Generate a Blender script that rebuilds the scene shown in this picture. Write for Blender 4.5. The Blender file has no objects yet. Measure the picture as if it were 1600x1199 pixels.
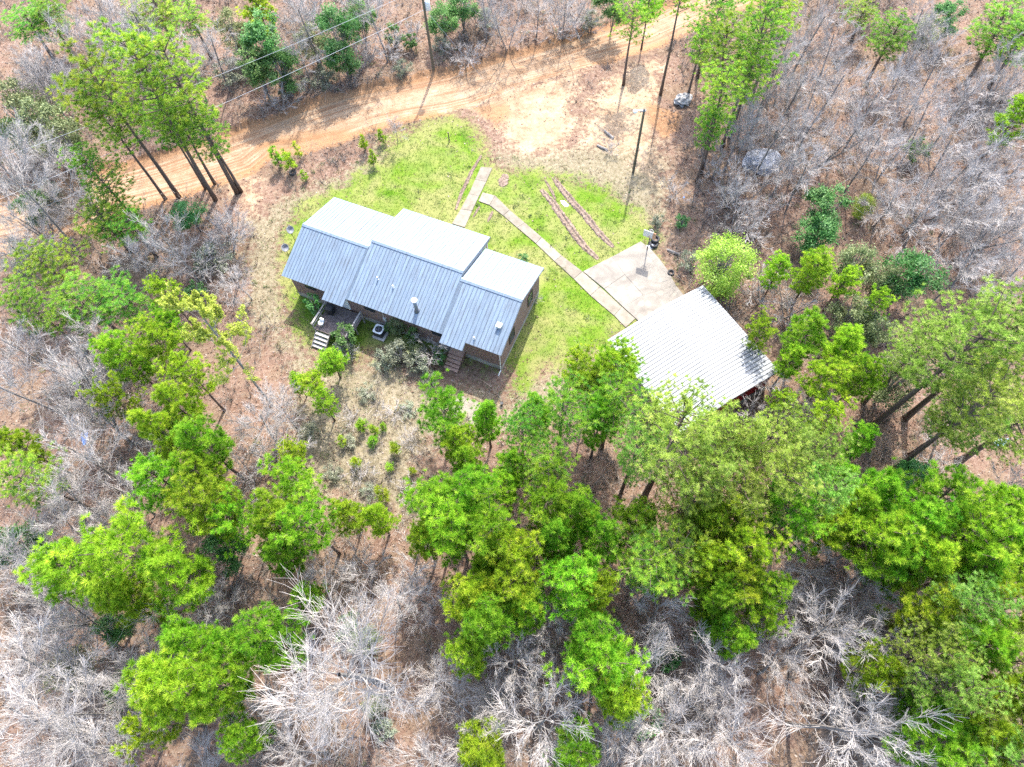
import bpy, math, random
import numpy as np
from mathutils import Vector, Matrix

random.seed(7)
RNG = np.random.default_rng(7)
SC = bpy.context.scene
COL = SC.collection
rad = math.radians

# ------------------------------------------------------------------ camera (drone, 53 m above the yard, looking steeply down)
CAM_H = 53.0
FPX = 1109.0                       # focal length of the photograph in its own pixels (1600 x 1199)
PCX, PCY = 800.0, 599.5
NADX, NADY = 835.0, 1135.0         # where plumb lines converge
_d = np.array([NADX - PCX, NADY - PCY, FPX]); _d /= np.linalg.norm(_d)
_up = -_d
_f = np.array([0, 0, 1.0]); _y = _f - _f.dot(_up) * _up; _y /= np.linalg.norm(_y)
_x = np.cross(_y, _up)
ROT = np.array([_x, _y, _up])      # world = ROT @ (right, down, forward)
CPOS = np.array([0, 0, CAM_H])

def at(px, py, z=0.0):
    """ground position (metres) of a point measured on the photograph, lying at height z"""
    v = ROT @ np.array([px - PCX, py - PCY, FPX])
    return CPOS + v * ((z - CAM_H) / v[2])

def proj(P):
    v = ROT.T @ (np.asarray(P, float) - CPOS)
    return np.array([PCX, PCY]) + FPX * v[:2] / v[2]

cam_d = bpy.data.cameras.new('camera')
cam = bpy.data.objects.new('camera', cam_d); COL.objects.link(cam)
m = Matrix(((ROT[0][0], -ROT[0][1], -ROT[0][2]), (ROT[1][0], -ROT[1][1], -ROT[1][2]), (ROT[2][0], -ROT[2][1], -ROT[2][2]))).to_4x4()
m.translation = Vector(CPOS)
cam.matrix_world = m
cam_d.sensor_fit = 'HORIZONTAL'; cam_d.sensor_width = 36.0; cam_d.lens = 36.0 * FPX / 1600.0
cam_d.clip_start = 0.5; cam_d.clip_end = 3000
SC.camera = cam

# ------------------------------------------------------------------ sky, sun, exposure
SUN_EL, SUN_AZ = rad(52), rad(16)            # azimuth measured from +Y towards +X
world = bpy.data.worlds.new('World'); SC.world = world; world.use_nodes = True
wn = world.node_tree.nodes; bg = wn['Background']
sky = wn.new('ShaderNodeTexSky'); sky.sky_type = 'NISHITA'; sky.sun_disc = False
sky.sun_elevation = SUN_EL; sky.sun_rotation = SUN_AZ; sky.air_density = 1.0; sky.dust_density = 2.5; sky.ozone_density = 1.0
world.node_tree.links.new(sky.outputs[0], bg.inputs[0]); bg.inputs[1].default_value = 0.15
sun_d = bpy.data.lights.new('sun', 'SUN'); sun_d.energy = 2.05; sun_d.angle = rad(0.55); sun_d.color = (1.0, 0.95, 0.87)
sun = bpy.data.objects.new('sun', sun_d); COL.objects.link(sun)
sdir = Vector((math.sin(SUN_AZ) * math.cos(SUN_EL), math.cos(SUN_AZ) * math.cos(SUN_EL), math.sin(SUN_EL)))
sun.rotation_euler = sdir.to_track_quat('Z', 'Y').to_euler(); sun.location = (20, 60, 90)
SC.view_settings.view_transform = 'Standard'; SC.view_settings.look = 'None'
SC.view_settings.exposure = 2.52; SC.view_settings.gamma = 1.0; SC.view_settings.use_curve_mapping = False
SC.render.engine = 'CYCLES'
SC.cycles.max_bounces = 8; SC.cycles.diffuse_bounces = 6; SC.cycles.glossy_bounces = 3; SC.cycles.transmission_bounces = 6
SC.cycles.use_denoising = False

# ------------------------------------------------------------------ material helpers
MATS = {}
def nt(name):
    mt = bpy.data.materials.new(name); mt.use_nodes = True
    n = mt.node_tree.nodes; l = mt.node_tree.links
    MATS[name] = mt
    return mt, n, l, n['Principled BSDF']

def noise(n, l, scale, detail=4, rough=0.6, vec=None, dist=0.0):
    t = n.new('ShaderNodeTexNoise'); t.inputs['Scale'].default_value = scale
    t.inputs['Detail'].default_value = detail; t.inputs['Roughness'].default_value = rough; t.inputs['Distortion'].default_value = dist
    if vec is not None: l.new(vec, t.inputs['Vector'])
    return t

def ramp(n, l, src, stops):
    r = n.new('ShaderNodeValToRGB'); e = r.color_ramp.elements
    while len(e) > 1: e.remove(e[-1])
    e[0].position = stops[0][0]; e[0].color = (*stops[0][1], 1)
    for p, c in stops[1:]:
        x = e.new(p); x.color = (*c, 1)
    l.new(src, r.inputs[0]); return r

def mixc(n, l, fac, a, b, mode='MIX'):
    x = n.new('ShaderNodeMix'); x.data_type = 'RGBA'; x.blend_type = mode
    for sock, v in ((x.inputs[0], fac), (x.inputs[6], a), (x.inputs[7], b)):
        if isinstance(v, (int, float)): sock.default_value = v
        elif isinstance(v, tuple): sock.default_value = (*v, 1)
        else: l.new(v, sock)
    return x.outputs[2]

def math_(n, l, op, a, b=0.0, c=0.0, clamp=False):
    x = n.new('ShaderNodeMath'); x.operation = op; x.use_clamp = clamp
    for i, v in enumerate((a, b, c)):
        if isinstance(v, (int, float)): x.inputs[i].default_value = v
        else: l.new(v, x.inputs[i])
    return x.outputs[0]

def bump(n, l, p, h, strength=0.4, dist=0.05):
    b = n.new('ShaderNodeBump'); b.inputs['Strength'].default_value = strength; b.inputs['Distance'].default_value = dist
    l.new(h, b.inputs['Height']); l.new(b.outputs[0], p.inputs['Normal'])

def simple(name, c1, c2, scale=6, rough=0.8, metal=0.0, bmp=0.3, obj=True, spec=0.3):
    mt, n, l, p = nt(name)
    tc = n.new('ShaderNodeTexCoord')
    t = noise(n, l, scale, 5, 0.65, tc.outputs['Object'])
    l.new(ramp(n, l, t.outputs[0], [(0.3, c1), (0.7, c2)]).outputs[0], p.inputs['Base Color'])
    p.inputs['Roughness'].default_value = rough; p.inputs['Metallic'].default_value = metal
    p.inputs['Specular IOR Level'].default_value = spec
    if bmp: bump(n, l, p, t.outputs[0], bmp, 0.02)
    return mt

def leafmat(name, cols, transl=0.45, hue=0.055, val=0.38):
    """foliage: colour varies per tuft (attribute tint) and per tree; thin leaves pass light"""
    mt, n, l, p = nt(name)
    a = n.new('ShaderNodeAttribute'); a.attribute_name = 'tint'
    r = ramp(n, l, a.outputs['Fac'], cols)
    oi = n.new('ShaderNodeObjectInfo')
    hs = n.new('ShaderNodeHueSaturation')
    l.new(math_(n, l, 'MULTIPLY_ADD', oi.outputs['Random'], hue, 0.5 - hue / 2), hs.inputs['Hue'])
    w = n.new('ShaderNodeTexWhiteNoise'); w.noise_dimensions = '1D'; l.new(oi.outputs['Random'], w.inputs['W'])
    l.new(math_(n, l, 'MULTIPLY_ADD', w.outputs['Value'], val, 1.0 - val / 2), hs.inputs['Value'])
    l.new(r.outputs[0], hs.inputs['Color'])
    l.new(hs.outputs[0], p.inputs['Base Color'])
    p.inputs['Roughness'].default_value = 0.55; p.inputs['Specular IOR Level'].default_value = 0.25
    tr = n.new('ShaderNodeBsdfTranslucent'); l.new(hs.outputs[0], tr.inputs['Color'])
    ms = n.new('ShaderNodeMixShader'); ms.inputs[0].default_value = transl
    l.new(p.outputs[0], ms.inputs[1]); l.new(tr.outputs[0], ms.inputs[2])
    l.new(ms.outputs[0], n['Material Output'].inputs['Surface'])
    return mt

# ------------------------------------------------------------------ mesh helpers
class MB:
    def __init__(s): s.v = []; s.f = []; s.n = 0; s.t = []
    def add(s, verts, faces, tint=0.5):
        verts = np.asarray(verts, float).reshape(-1, 3)
        s.v.append(verts); s.f += [tuple(i + s.n for i in f) for f in faces]
        s.t.append(np.full(len(verts), tint)); s.n += len(verts)
    def box(s, c, d, rz=0.0, taper=1.0):
        x, y, z = (q / 2 for q in d); k = taper
        v = np.array([(-x, -y, -z), (x, -y, -z), (x, y, -z), (-x, y, -z), (-x * k, -y * k, z), (x * k, -y * k, z), (x * k, y * k, z), (-x * k, y * k, z)])
        if rz:
            cz, sz = math.cos(rz), math.sin(rz); v = v @ np.array([[cz, sz, 0], [-sz, cz, 0], [0, 0, 1]])
        s.add(v + np.array(c), [(0, 3, 2, 1), (4, 5, 6, 7), (0, 1, 5, 4), (1, 2, 6, 5), (2, 3, 7, 6), (3, 0, 4, 7)])
    def tube(s, pts, r, sides=6, cap=True, tint=0.5):
        pts = np.asarray(pts, float); n = len(pts)
        r = np.full(n, r) if np.isscalar(r) else np.asarray(r)
        vs = []
        for i in range(n):
            t = pts[min(i + 1, n - 1)] - pts[max(i - 1, 0)]; t = t / (np.linalg.norm(t) + 1e-9)
            a = np.cross(t, (0, 0, 1.0) if abs(t[2]) < 0.9 else (1.0, 0, 0)); a /= np.linalg.norm(a); b = np.cross(t, a)
            for k in range(sides):
                w = 2 * math.pi * k / sides
                vs.append(pts[i] + r[i] * (a * math.cos(w) + b * math.sin(w)))
        fs = [(i * sides + k, i * sides + (k + 1) % sides, (i + 1) * sides + (k + 1) % sides, (i + 1) * sides + k) for i in range(n - 1) for k in range(sides)]
        if cap: fs += [tuple(range(sides))[::-1], tuple((n - 1) * sides + k for k in range(sides))]
        s.add(vs, fs, tint)
    def lathe(s, prof, c=(0, 0, 0), sides=16, cap=True):
        vs = []; c = np.array(c)
        for r, z in prof:
            for k in range(sides):
                w = 2 * math.pi * k / sides; vs.append(c + (r * math.cos(w), r * math.sin(w), z))
        n = len(prof)
        fs = [(i * sides + k, i * sides + (k + 1) % sides, (i + 1) * sides + (k + 1) % sides, (i + 1) * sides + k) for i in range(n - 1) for k in range(sides)]
        if cap: fs += [tuple(range(sides))[::-1], tuple((n - 1) * sides + k for k in range(sides))]
        s.add(vs, fs)
    def prism(s, poly, z0, z1):
        n = len(poly); v = [(p[0], p[1], z0) for p in poly] + [(p[0], p[1], z1) for p in poly]
        ar = sum(poly[i][0] * poly[(i + 1) % n][1] - poly[(i + 1) % n][0] * poly[i][1] for i in range(n))
        idx = list(range(n)) if ar > 0 else list(range(n))[::-1]
        fs = [tuple(idx[::-1]), tuple(i + n for i in idx)]
        for k in range(n):
            a, b = idx[k], idx[(k + 1) % n]; fs.append((a, b, b + n, a + n))
        s.add(v, fs)
    def mesh(s, name, mat, smooth=False, mat2=None, sel2=None):
        me = bpy.data.meshes.new(name)
        me.from_pydata(np.concatenate(s.v).tolist() if s.v else [], [], s.f)
        if mat: me.materials.append(MATS[mat] if isinstance(mat, str) else mat)
        if mat2:
            me.materials.append(MATS[mat2])
            for i in sel2: me.polygons[i].material_index = 1
        if smooth: me.shade_smooth()
        at_ = me.attributes.new('tint', 'FLOAT', 'POINT'); at_.data.foreach_set('value', np.concatenate(s.t).astype(np.float32))
        me.update(); return me

def trimesh(name, V, tint, mat):
    """V (n,k,3): n separate k-gons, one tint each"""
    n, k = V.shape[:2]
    me = bpy.data.meshes.new(name)
    me.vertices.add(n * k); me.loops.add(n * k); me.polygons.add(n)
    me.vertices.foreach_set('co', V.reshape(-1).astype(np.float32))
    me.loops.foreach_set('vertex_index', np.arange(n * k, dtype=np.int32))
    me.polygons.foreach_set('loop_start', (np.arange(n) * k).astype(np.int32))
    at_ = me.attributes.new('tint', 'FLOAT', 'POINT'); at_.data.foreach_set('value', np.repeat(tint, k).astype(np.float32))
    me.materials.append(MATS[mat]); me.update(calc_edges=True); return me

def link(name, me, parent=None, loc=None, rz=None):
    o = bpy.data.objects.new(name, me); COL.objects.link(o)
    if parent: o.parent = parent
    if loc is not None: o.location = loc
    if rz is not None: o.rotation_euler = (0, 0, rz)
    return o
def thing(name, label, cat, loc=(0, 0, 0), rz=0.0, group=None):
    o = link(name, None, None, loc, rz); o.empty_display_size = 0.3
    o['label'] = label; o['category'] = cat
    if group: o['group'] = group
    return o
def tag(o, label, cat, group=None):
    o['label'] = label; o['category'] = cat
    if group: o['group'] = group
    return o
def part(name, mb, mat, parent, smooth=False, **kw): return link(name, mb.mesh(name, mat, smooth), parent, **kw)
def unit(a): return a / (np.linalg.norm(a, axis=-1, keepdims=True) + 1e-9)

# ------------------------------------------------------------------ materials
simple('bark_pine', (0.055, 0.040, 0.032), (0.16, 0.115, 0.09), 9, 0.9)
simple('bark_grey', (0.10, 0.09, 0.085), (0.26, 0.24, 0.22), 7, 0.9)
def twigmat(name, dark, light):
    mt, n, l, p = nt(name)
    a = n.new('ShaderNodeAttribute'); a.attribute_name = 'tint'
    tc = n.new('ShaderNodeTexCoord'); t = noise(n, l, 5, 3, 0.6, tc.outputs['Object'])
    c = mixc(n, l, a.outputs['Fac'], dark, light)
    l.new(mixc(n, l, 1.0, c, ramp(n, l, t.outputs[0], [(0.3, (0.7, 0.7, 0.7)), (0.7, (1.0, 1.0, 1.0))]).outputs[0], 'MULTIPLY'), p.inputs['Base Color'])
    p.inputs['Roughness'].default_value = 0.85; p.inputs['Specular IOR Level'].default_value = 0.2
twigmat('bark_bare', (0.09, 0.08, 0.072), (0.38, 0.35, 0.328))
twigmat('brush', (0.095, 0.075, 0.060), (0.37, 0.33, 0.29))
leafmat('needles_bright', [(0.0, (0.075, 0.19, 0.011)), (0.5, (0.235, 0.43, 0.022)), (1.0, (0.41, 0.54, 0.048))], 0.55)
leafmat('needles_tall', [(0.0, (0.048, 0.17, 0.038)), (0.5, (0.185, 0.38, 0.036)), (1.0, (0.36, 0.49, 0.055))], 0.55)
leafmat('needles_pale', [(0.0, (0.095, 0.19, 0.028)), (0.5, (0.26, 0.42, 0.058)), (1.0, (0.45, 0.56, 0.145))], 0.55)
leafmat('leaf_dark', [(0.0, (0.035, 0.120, 0.026)), (0.5, (0.105, 0.24, 0.060)), (1.0, (0.23, 0.36, 0.15))], 0.5)
leafmat('leaf_olive', [(0.0, (0.07, 0.10, 0.04)), (0.5, (0.19, 0.23, 0.09)), (1.0, (0.34, 0.37, 0.19))], 0.35)
leafmat('leaf_weed', [(0.0, (0.04, 0.075, 0.022)), (0.5, (0.12, 0.16, 0.055)), (1.0, (0.26, 0.28, 0.13))], 0.35, 0, 0)
leafmat('leaf_grey', [(0.0, (0.10, 0.12, 0.075)), (0.5, (0.23, 0.25, 0.17)), (1.0, (0.36, 0.38, 0.28))], 0.3)
leafmat('leaf_lime', [(0.0, (0.18, 0.29, 0.03)), (0.5, (0.33, 0.45, 0.06)), (1.0, (0.50, 0.58, 0.16))], 0.5)
leafmat('grass_blades', [(0.0, (0.034, 0.105, 0.004)), (0.55, (0.080, 0.175, 0.007)), (1.0, (0.20, 0.215, 0.045))], 0.4, 0, 0)
leafmat('straw', [(0.0, (0.11, 0.075, 0.045)), (0.5, (0.22, 0.165, 0.11)), (1.0, (0.33, 0.275, 0.20))], 0.25, 0, 0)
leafmat('fallen_leaves', [(0.0, (0.105, 0.050, 0.031)), (0.5, (0.19, 0.125, 0.092)), (1.0, (0.34, 0.28, 0.235))], 0.2, 0, 0)

# ground: one material, zones in a colour attribute (R sand, G lawn, B straw meadow, A red clay)
mt, n, l, p = nt('ground')
geo = n.new('ShaderNodeNewGeometry'); P = geo.outputs['Position']
za = n.new('ShaderNodeAttribute'); za.attribute_name = 'zone'
sep = n.new('ShaderNodeSeparateColor'); l.new(za.outputs['Color'], sep.inputs[0])
nA = noise(n, l, 0.55, 6, 0.65, P); nB = noise(n, l, 2.6, 5, 0.7, P); nC = noise(n, l, 11, 4, 0.75, P); nD = noise(n, l, 0.16, 3, 0.5, P); nE = noise(n, l, 34, 2, 0.6, P); nF = noise(n, l, 18, 3, 0.8, P)
edge = math_(n, l, 'ADD', math_(n, l, 'MULTIPLY_ADD', nA.outputs[0], 1.0, -0.5), math_(n, l, 'MULTIPLY_ADD', nB.outputs[0], 0.9, -0.45))
edge = math_(n, l, 'ADD', edge, math_(n, l, 'MULTIPLY_ADD', nC.outputs[0], 0.6, -0.3))
def zmask(src, soft=0.16):
    v = math_(n, l, 'ADD', src, math_(n, l, 'MULTIPLY', edge, math_(n, l, 'MULTIPLY', math_(n, l, 'SUBTRACT', 1.0, math_(n, l, 'ABSOLUTE', math_(n, l, 'MULTIPLY_ADD', src, 2.0, -1.0))), 1.1)))
    s = n.new('ShaderNodeMapRange'); s.interpolation_type = 'SMOOTHSTEP'
    s.inputs[1].default_value = 0.5 - soft; s.inputs[2].default_value = 0.5 + soft; l.new(v, s.inputs[0]); return s.outputs[0]
mixn = math_(n, l, 'ADD', math_(n, l, 'MULTIPLY', nB.outputs[0], 0.55), math_(n, l, 'MULTIPLY', nC.outputs[0], 0.45))
litter = ramp(n, l, mixn, [(0.30, (0.050, 0.028, 0.019)), (0.45, (0.125, 0.076, 0.053)), (0.56, (0.195, 0.134, 0.102)), (0.70, (0.28, 0.225, 0.19))]).outputs[0]
sand = ramp(n, l, math_(n, l, 'ADD', math_(n, l, 'MULTIPLY', nA.outputs[0], 0.6), math_(n, l, 'MULTIPLY', nB.outputs[0], 0.4)),
            [(0.33, (0.185, 0.110, 0.062)), (0.47, (0.255, 0.180, 0.115)), (0.62, (0.32, 0.245, 0.170))]).outputs[0]
ra = n.new('ShaderNodeAttribute'); ra.attribute_name = 'road_dist'
rc = n.new('ShaderNodeCombineXYZ'); l.new(math_(n, l, 'MULTIPLY', ra.outputs['Fac'], 2.4), rc.inputs[0])
mp = n.new('ShaderNodeVectorMath'); mp.operation = 'MULTIPLY_ADD'; l.new(P, mp.inputs[0]); mp.inputs[1].default_value = (0.10, 0.10, 0); l.new(rc.outputs[0], mp.inputs[2])
st_ = noise(n, l, 1.6, 5, 0.65, mp.outputs[0])
onroad = n.new('ShaderNodeMapRange'); onroad.inputs[1].default_value = -3.0; onroad.inputs[2].default_value = 0.5; l.new(ra.outputs['Fac'], onroad.inputs[0])
streak = math_(n, l, 'MULTIPLY', ramp(n, l, st_.outputs[0], [(0.42, (1, 1, 1)), (0.56, (0, 0, 0))]).outputs[0], onroad.outputs[0])
sand = mixc(n, l, math_(n, l, 'MULTIPLY', streak, 0.75), sand, (0.165, 0.082, 0.042))
sand = mixc(n, l, math_(n, l, 'MULTIPLY', ramp(n, l, nC.outputs[0], [(0.55, (0, 0, 0)), (0.72, (1, 1, 1))]).outputs[0], 0.35), sand, (0.15, 0.085, 0.052))
lawnc = ramp(n, l, math_(n, l, 'ADD', math_(n, l, 'MULTIPLY', nA.outputs[0], 0.35), math_(n, l, 'ADD', math_(n, l, 'MULTIPLY', nC.outputs[0], 0.4), math_(n, l, 'MULTIPLY', nF.outputs[0], 0.25))),
             [(0.38, (0.022, 0.075, 0.004)), (0.47, (0.070, 0.145, 0.008)), (0.56, (0.128, 0.170, 0.024)), (0.66, (0.25, 0.23, 0.115))]).outputs[0]
strawc = ramp(n, l, math_(n, l, 'ADD', math_(n, l, 'MULTIPLY', mixn, 0.75), math_(n, l, 'MULTIPLY', nF.outputs[0], 0.25)), [(0.34, (0.055, 0.045, 0.024)), (0.45, (0.135, 0.112, 0.068)), (0.56, (0.21, 0.180, 0.125)), (0.68, (0.30, 0.265, 0.21))]).outputs[0]
clay = ramp(n, l, mixn, [(0.32, (0.165, 0.079, 0.038)), (0.6, (0.255, 0.143, 0.071))]).outputs[0]
c = mixc(n, l, math_(n, l, 'MULTIPLY', zmask(nD.outputs[0], 0.08), 0.35), litter, (0.13, 0.10, 0.06))
c = mixc(n, l, zmask(sep.outputs[2]), c, strawc)
lawnc = mixc(n, l, math_(n, l, 'MULTIPLY', ramp(n, l, noise(n, l, 0.22, 4, 0.6, P, 0.5).outputs[0], [(0.40, (0, 0, 0)), (0.58, (1, 1, 1))]).outputs[0], 0.72), lawnc, (0.195, 0.180, 0.075))
c = mixc(n, l, zmask(sep.outputs[1]), c, lawnc)
c = mixc(n, l, zmask(sep.outputs[0]), c, sand)
c = mixc(n, l, math_(n, l, 'MULTIPLY', zmask(za.outputs['Alpha']), 0.75), c, clay)
l.new(c, p.inputs['Base Color']); p.inputs['Roughness'].default_value = 0.95; p.inputs['Specular IOR Level'].default_value = 0.1
bump(n, l, p, math_(n, l, 'ADD', mixn, math_(n, l, 'MULTIPLY', nE.outputs[0], 0.3)), 0.6, 0.12)

# built materials
def roofmat(name, base, dirt, sc_=(6, 0.5, 1), amt=1.0):
    mt, n, l, p = nt(name)
    tc = n.new('ShaderNodeTexCoord'); mp = n.new('ShaderNodeMapping'); mp.inputs['Scale'].default_value = sc_; l.new(tc.outputs['Object'], mp.inputs[0])
    a = noise(n, l, 1.3, 5, 0.6, mp.outputs[0]); b = noise(n, l, 0.7, 4, 0.6, tc.outputs['Object'])
    f = math_(n, l, 'MULTIPLY', ramp(n, l, a.outputs[0], [(0.40, (0, 0, 0)), (0.66, (1, 1, 1))]).outputs[0], math_(n, l, 'MULTIPLY', b.outputs[0], 1.5, clamp=True))
    oi = n.new('ShaderNodeObjectInfo'); w_ = math_(n, l, 'MULTIPLY_ADD', oi.outputs['Random'], 0.10, 0.93)
    cc = n.new('ShaderNodeCombineColor')
    for k_ in range(3): l.new(w_, cc.inputs[k_])
    l.new(mixc(n, l, 1.0, mixc(n, l, math_(n, l, 'MULTIPLY', f, amt), base, dirt), cc.outputs[0], 'MULTIPLY'), p.inputs['Base Color'])
    p.inputs['Metallic'].default_value = 0.15
    l.new(math_(n, l, 'MULTIPLY_ADD', b.outputs[0], 0.25, 0.36), p.inputs['Roughness'])
roofmat('roof_metal', (0.138, 0.186, 0.240), (0.090, 0.110, 0.135))
roofmat('carport_metal', (0.162, 0.177, 0.197), (0.125, 0.133, 0.142), (0.4, 5, 1), 0.6)
roofmat('roof_rib_shade_dirt', (0.110, 0.150, 0.196), (0.080, 0.096, 0.118)); roofmat('carport_rib_shade_dirt', (0.095, 0.101, 0.110), (0.08, 0.08, 0.08), (0.4, 5, 1), 0.4)  # rib colour darkened: painted shade of the rib sides plus gathered dirt
simple('trim', (0.20, 0.20, 0.20), (0.33, 0.33, 0.34), 4, 0.6)
simple('white_paint', (0.62, 0.62, 0.60), (0.78, 0.78, 0.77), 5, 0.5)
simple('dark_metal', (0.035, 0.037, 0.042), (0.07, 0.073, 0.08), 8, 0.45, 0.5)
simple('flue_metal', (0.13, 0.14, 0.16), (0.24, 0.25, 0.28), 5, 0.35, 0.7)
simple('pale_metal', (0.48, 0.49, 0.50), (0.66, 0.67, 0.68), 5, 0.45, 0.3)
simple('black_plastic', (0.014, 0.015, 0.017), (0.03, 0.032, 0.036), 6, 0.5)
simple('rubber', (0.014, 0.014, 0.015), (0.04, 0.04, 0.042), 9, 0.75)
simple('concrete', (0.140, 0.120, 0.092), (0.225, 0.20, 0.16), 1.6, 0.9, 0, 0.2)
simple('foundation', (0.22, 0.20, 0.18), (0.42, 0.39, 0.36), 2.2, 0.9)
simple('deck_wood', (0.060, 0.047, 0.043), (0.20, 0.16, 0.15), 5, 0.85)
simple('grey_wood', (0.20, 0.18, 0.165), (0.42, 0.385, 0.36), 5, 0.85)
simple('pole_wood', (0.065, 0.055, 0.035), (0.15, 0.125, 0.085), 7, 0.85)
simple('red_metal', (0.22, 0.016, 0.018), (0.30, 0.03, 0.03), 3, 0.5)
simple('mud', (0.055, 0.036, 0.026), (0.25, 0.185, 0.145), 5, 0.95, 0, 0.8)
simple('stone', (0.12, 0.115, 0.11), (0.40, 0.385, 0.37), 2.6, 0.9, 0, 0.8)
simple('tarp', (0.10, 0.11, 0.13), (0.36, 0.37, 0.41), 2.0, 0.6)
simple('blue_plastic', (0.03, 0.12, 0.50), (0.05, 0.20, 0.62), 4, 0.45)
simple('cyan_plastic', (0.10, 0.30, 0.55), (0.45, 0.60, 0.70), 4, 0.45)
simple('steel_cable', (0.40, 0.40, 0.40), (0.55, 0.55, 0.55), 3, 0.5)
simple('dark_cable', (0.05, 0.05, 0.05), (0.09, 0.09, 0.09), 3, 0.6)
simple('glass_dark', (0.02, 0.025, 0.03), (0.035, 0.04, 0.05), 2, 0.08, 0, 0, spec=0.8)
simple('board_white', (0.60, 0.56, 0.52), (0.74, 0.71, 0.67), 4, 0.5)
simple('rust_orange', (0.45, 0.22, 0.11), (0.60, 0.36, 0.22), 5, 0.7)
_m = MATS['concrete']; _n = _m.node_tree.nodes; _l = _m.node_tree.links; _p = _n['Principled BSDF']; _src = _p.inputs['Base Color'].links[0].from_socket
_oi = _n.new('ShaderNodeObjectInfo'); _hs = _n.new('ShaderNodeHueSaturation'); _l.new(math_(_n, _l, 'MULTIPLY_ADD', _oi.outputs['Random'], 0.3, 0.84), _hs.inputs['Value']); _l.new(_src, _hs.inputs['Color']); _l.new(_hs.outputs[0], _p.inputs['Base Color'])
# stained garage slab
mt, n, l, p = nt('stained_concrete')
geo = n.new('ShaderNodeNewGeometry'); P = geo.outputs['Position']
a = noise(n, l, 0.55, 6, 0.65, P, 0.6); b = noise(n, l, 4, 5, 0.7, P); d = noise(n, l, 0.9, 2, 0.4, P, 1.5)
c = ramp(n, l, a.outputs[0], [(0.34, (0.105, 0.092, 0.078)), (0.5, (0.16, 0.144, 0.122)), (0.66, (0.225, 0.205, 0.175))]).outputs[0]
c = mixc(n, l, math_(n, l, 'MULTIPLY', b.outputs[0], 0.5), c, (0.20, 0.178, 0.15))
vor = n.new('ShaderNodeTexVoronoi'); vor.feature = 'F1'; vor.inputs['Scale'].default_value = 0.75; l.new(P, vor.inputs['Vector'])
ws = ramp(n, l, math_(n, l, 'ADD', vor.outputs['Distance'], math_(n, l, 'MULTIPLY', d.outputs[0], 0.25)), [(0.30, (1, 1, 1)), (0.40, (0, 0, 0))]).outputs[0]
c = mixc(n, l, math_(n, l, 'MULTIPLY', ws, 0.35), c, (0.29, 0.26, 0.205))
v2 = n.new('ShaderNodeTexVoronoi'); v2.feature = 'DISTANCE_TO_EDGE'; v2.inputs['Scale'].default_value = 0.30
wp = n.new('ShaderNodeVectorMath'); wp.operation = 'ADD'; l.new(P, wp.inputs[0])
sc_ = n.new('ShaderNodeVectorMath'); sc_.operation = 'SCALE'; sc_.inputs[3].default_value = 1.2; l.new(d.outputs['Color'], sc_.inputs[0]); l.new(sc_.outputs[0], wp.inputs[1]); l.new(wp.outputs[0], v2.inputs['Vector'])
cr = ramp(n, l, v2.outputs['Distance'], [(0.0, (1, 1, 1)), (0.010, (0, 0, 0))]).outputs[0]
c = mixc(n, l, math_(n, l, 'MULTIPLY', cr, 0.6), c, (0.13, 0.12, 0.10))
l.new(c, p.inputs['Base Color']); p.inputs['Roughness'].default_value = 0.9; bump(n, l, p, b.outputs[0], 0.2, 0.02)
# brick walls (bricks under 4 pixels: material)
mt, n, l, p = nt('brick')
tc = n.new('ShaderNodeTexCoord'); geo = n.new('ShaderNodeNewGeometry')
sx = n.new('ShaderNodeSeparateXYZ'); l.new(tc.outputs['Object'], sx.inputs[0])
cx = n.new('ShaderNodeCombineXYZ'); l.new(math_(n, l, 'ADD', sx.outputs[0], sx.outputs[1]), cx.inputs[0]); l.new(sx.outputs[2], cx.inputs[1])
bt = n.new('ShaderNodeTexBrick'); bt.inputs['Scale'].default_value = 1.0; bt.inputs['Brick Width'].default_value = 0.21; bt.inputs['Row Height'].default_value = 0.075
bt.inputs['Mortar Size'].default_value = 0.010; bt.inputs['Color1'].default_value = (0.22, 0.10, 0.075, 1); bt.inputs['Color2'].default_value = (0.14, 0.07, 0.058, 1); bt.inputs['Mortar'].default_value = (0.34, 0.29, 0.26, 1)
l.new(cx.outputs[0], bt.inputs['Vector'])
t = noise(n, l, 2.0, 4, 0.6, tc.outputs['Object'])
l.new(mixc(n, l, math_(n, l, 'MULTIPLY', t.outputs[0], 0.4), bt.outputs['Color'], (0.16, 0.11, 0.09)), p.inputs['Base Color']); p.inputs['Roughness'].default_value = 0.9
bump(n, l, p, math_(n, l, 'SUBTRACT', 1.0, bt.outputs['Fac']), 0.5, 0.01)
simple('brick_tread', (0.22, 0.12, 0.085), (0.44, 0.30, 0.235), 7, 0.9, 0, 0.6)

# ------------------------------------------------------------------ ground zones (outlines surveyed on the ground plane)
def poly(pts): return np.array([at(*q)[:2] for q in pts])
ROAD = poly([(-60, 318), (60, 296), (150, 268), (250, 243), (340, 215), (420, 188), (480, 165), (540, 147), (620, 130), (700, 113), (800, 86), (900, 57), (960, 38), (1030, 12), (1080, -10), (1250, -60), (1400, -90),
             (1400, -60), (1270, -25), (1110, 32), (1030, 72), (950, 96), (880, 116), (800, 140), (740, 165), (700, 176), (640, 187), (590, 200), (540, 219), (480, 236), (425, 242), (395, 268), (300, 302), (200, 330), (100, 372), (-60, 415)])
APRON = poly([(690, 170), (735, 184), (765, 205), (780, 235), (815, 253), (860, 250), (898, 236), (912, 200), (905, 160), (935, 108), (900, 95), (800, 125)])
SANDS = [ROAD, APRON, poly([(895, 238), (905, 165), (940, 115), (1030, 70), (1048, 100), (1042, 160), (1036, 290), (1015, 295), (960, 245)]), poly([(340, 295), (400, 250), (425, 300), (410, 345), (380, 345)])]
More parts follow.
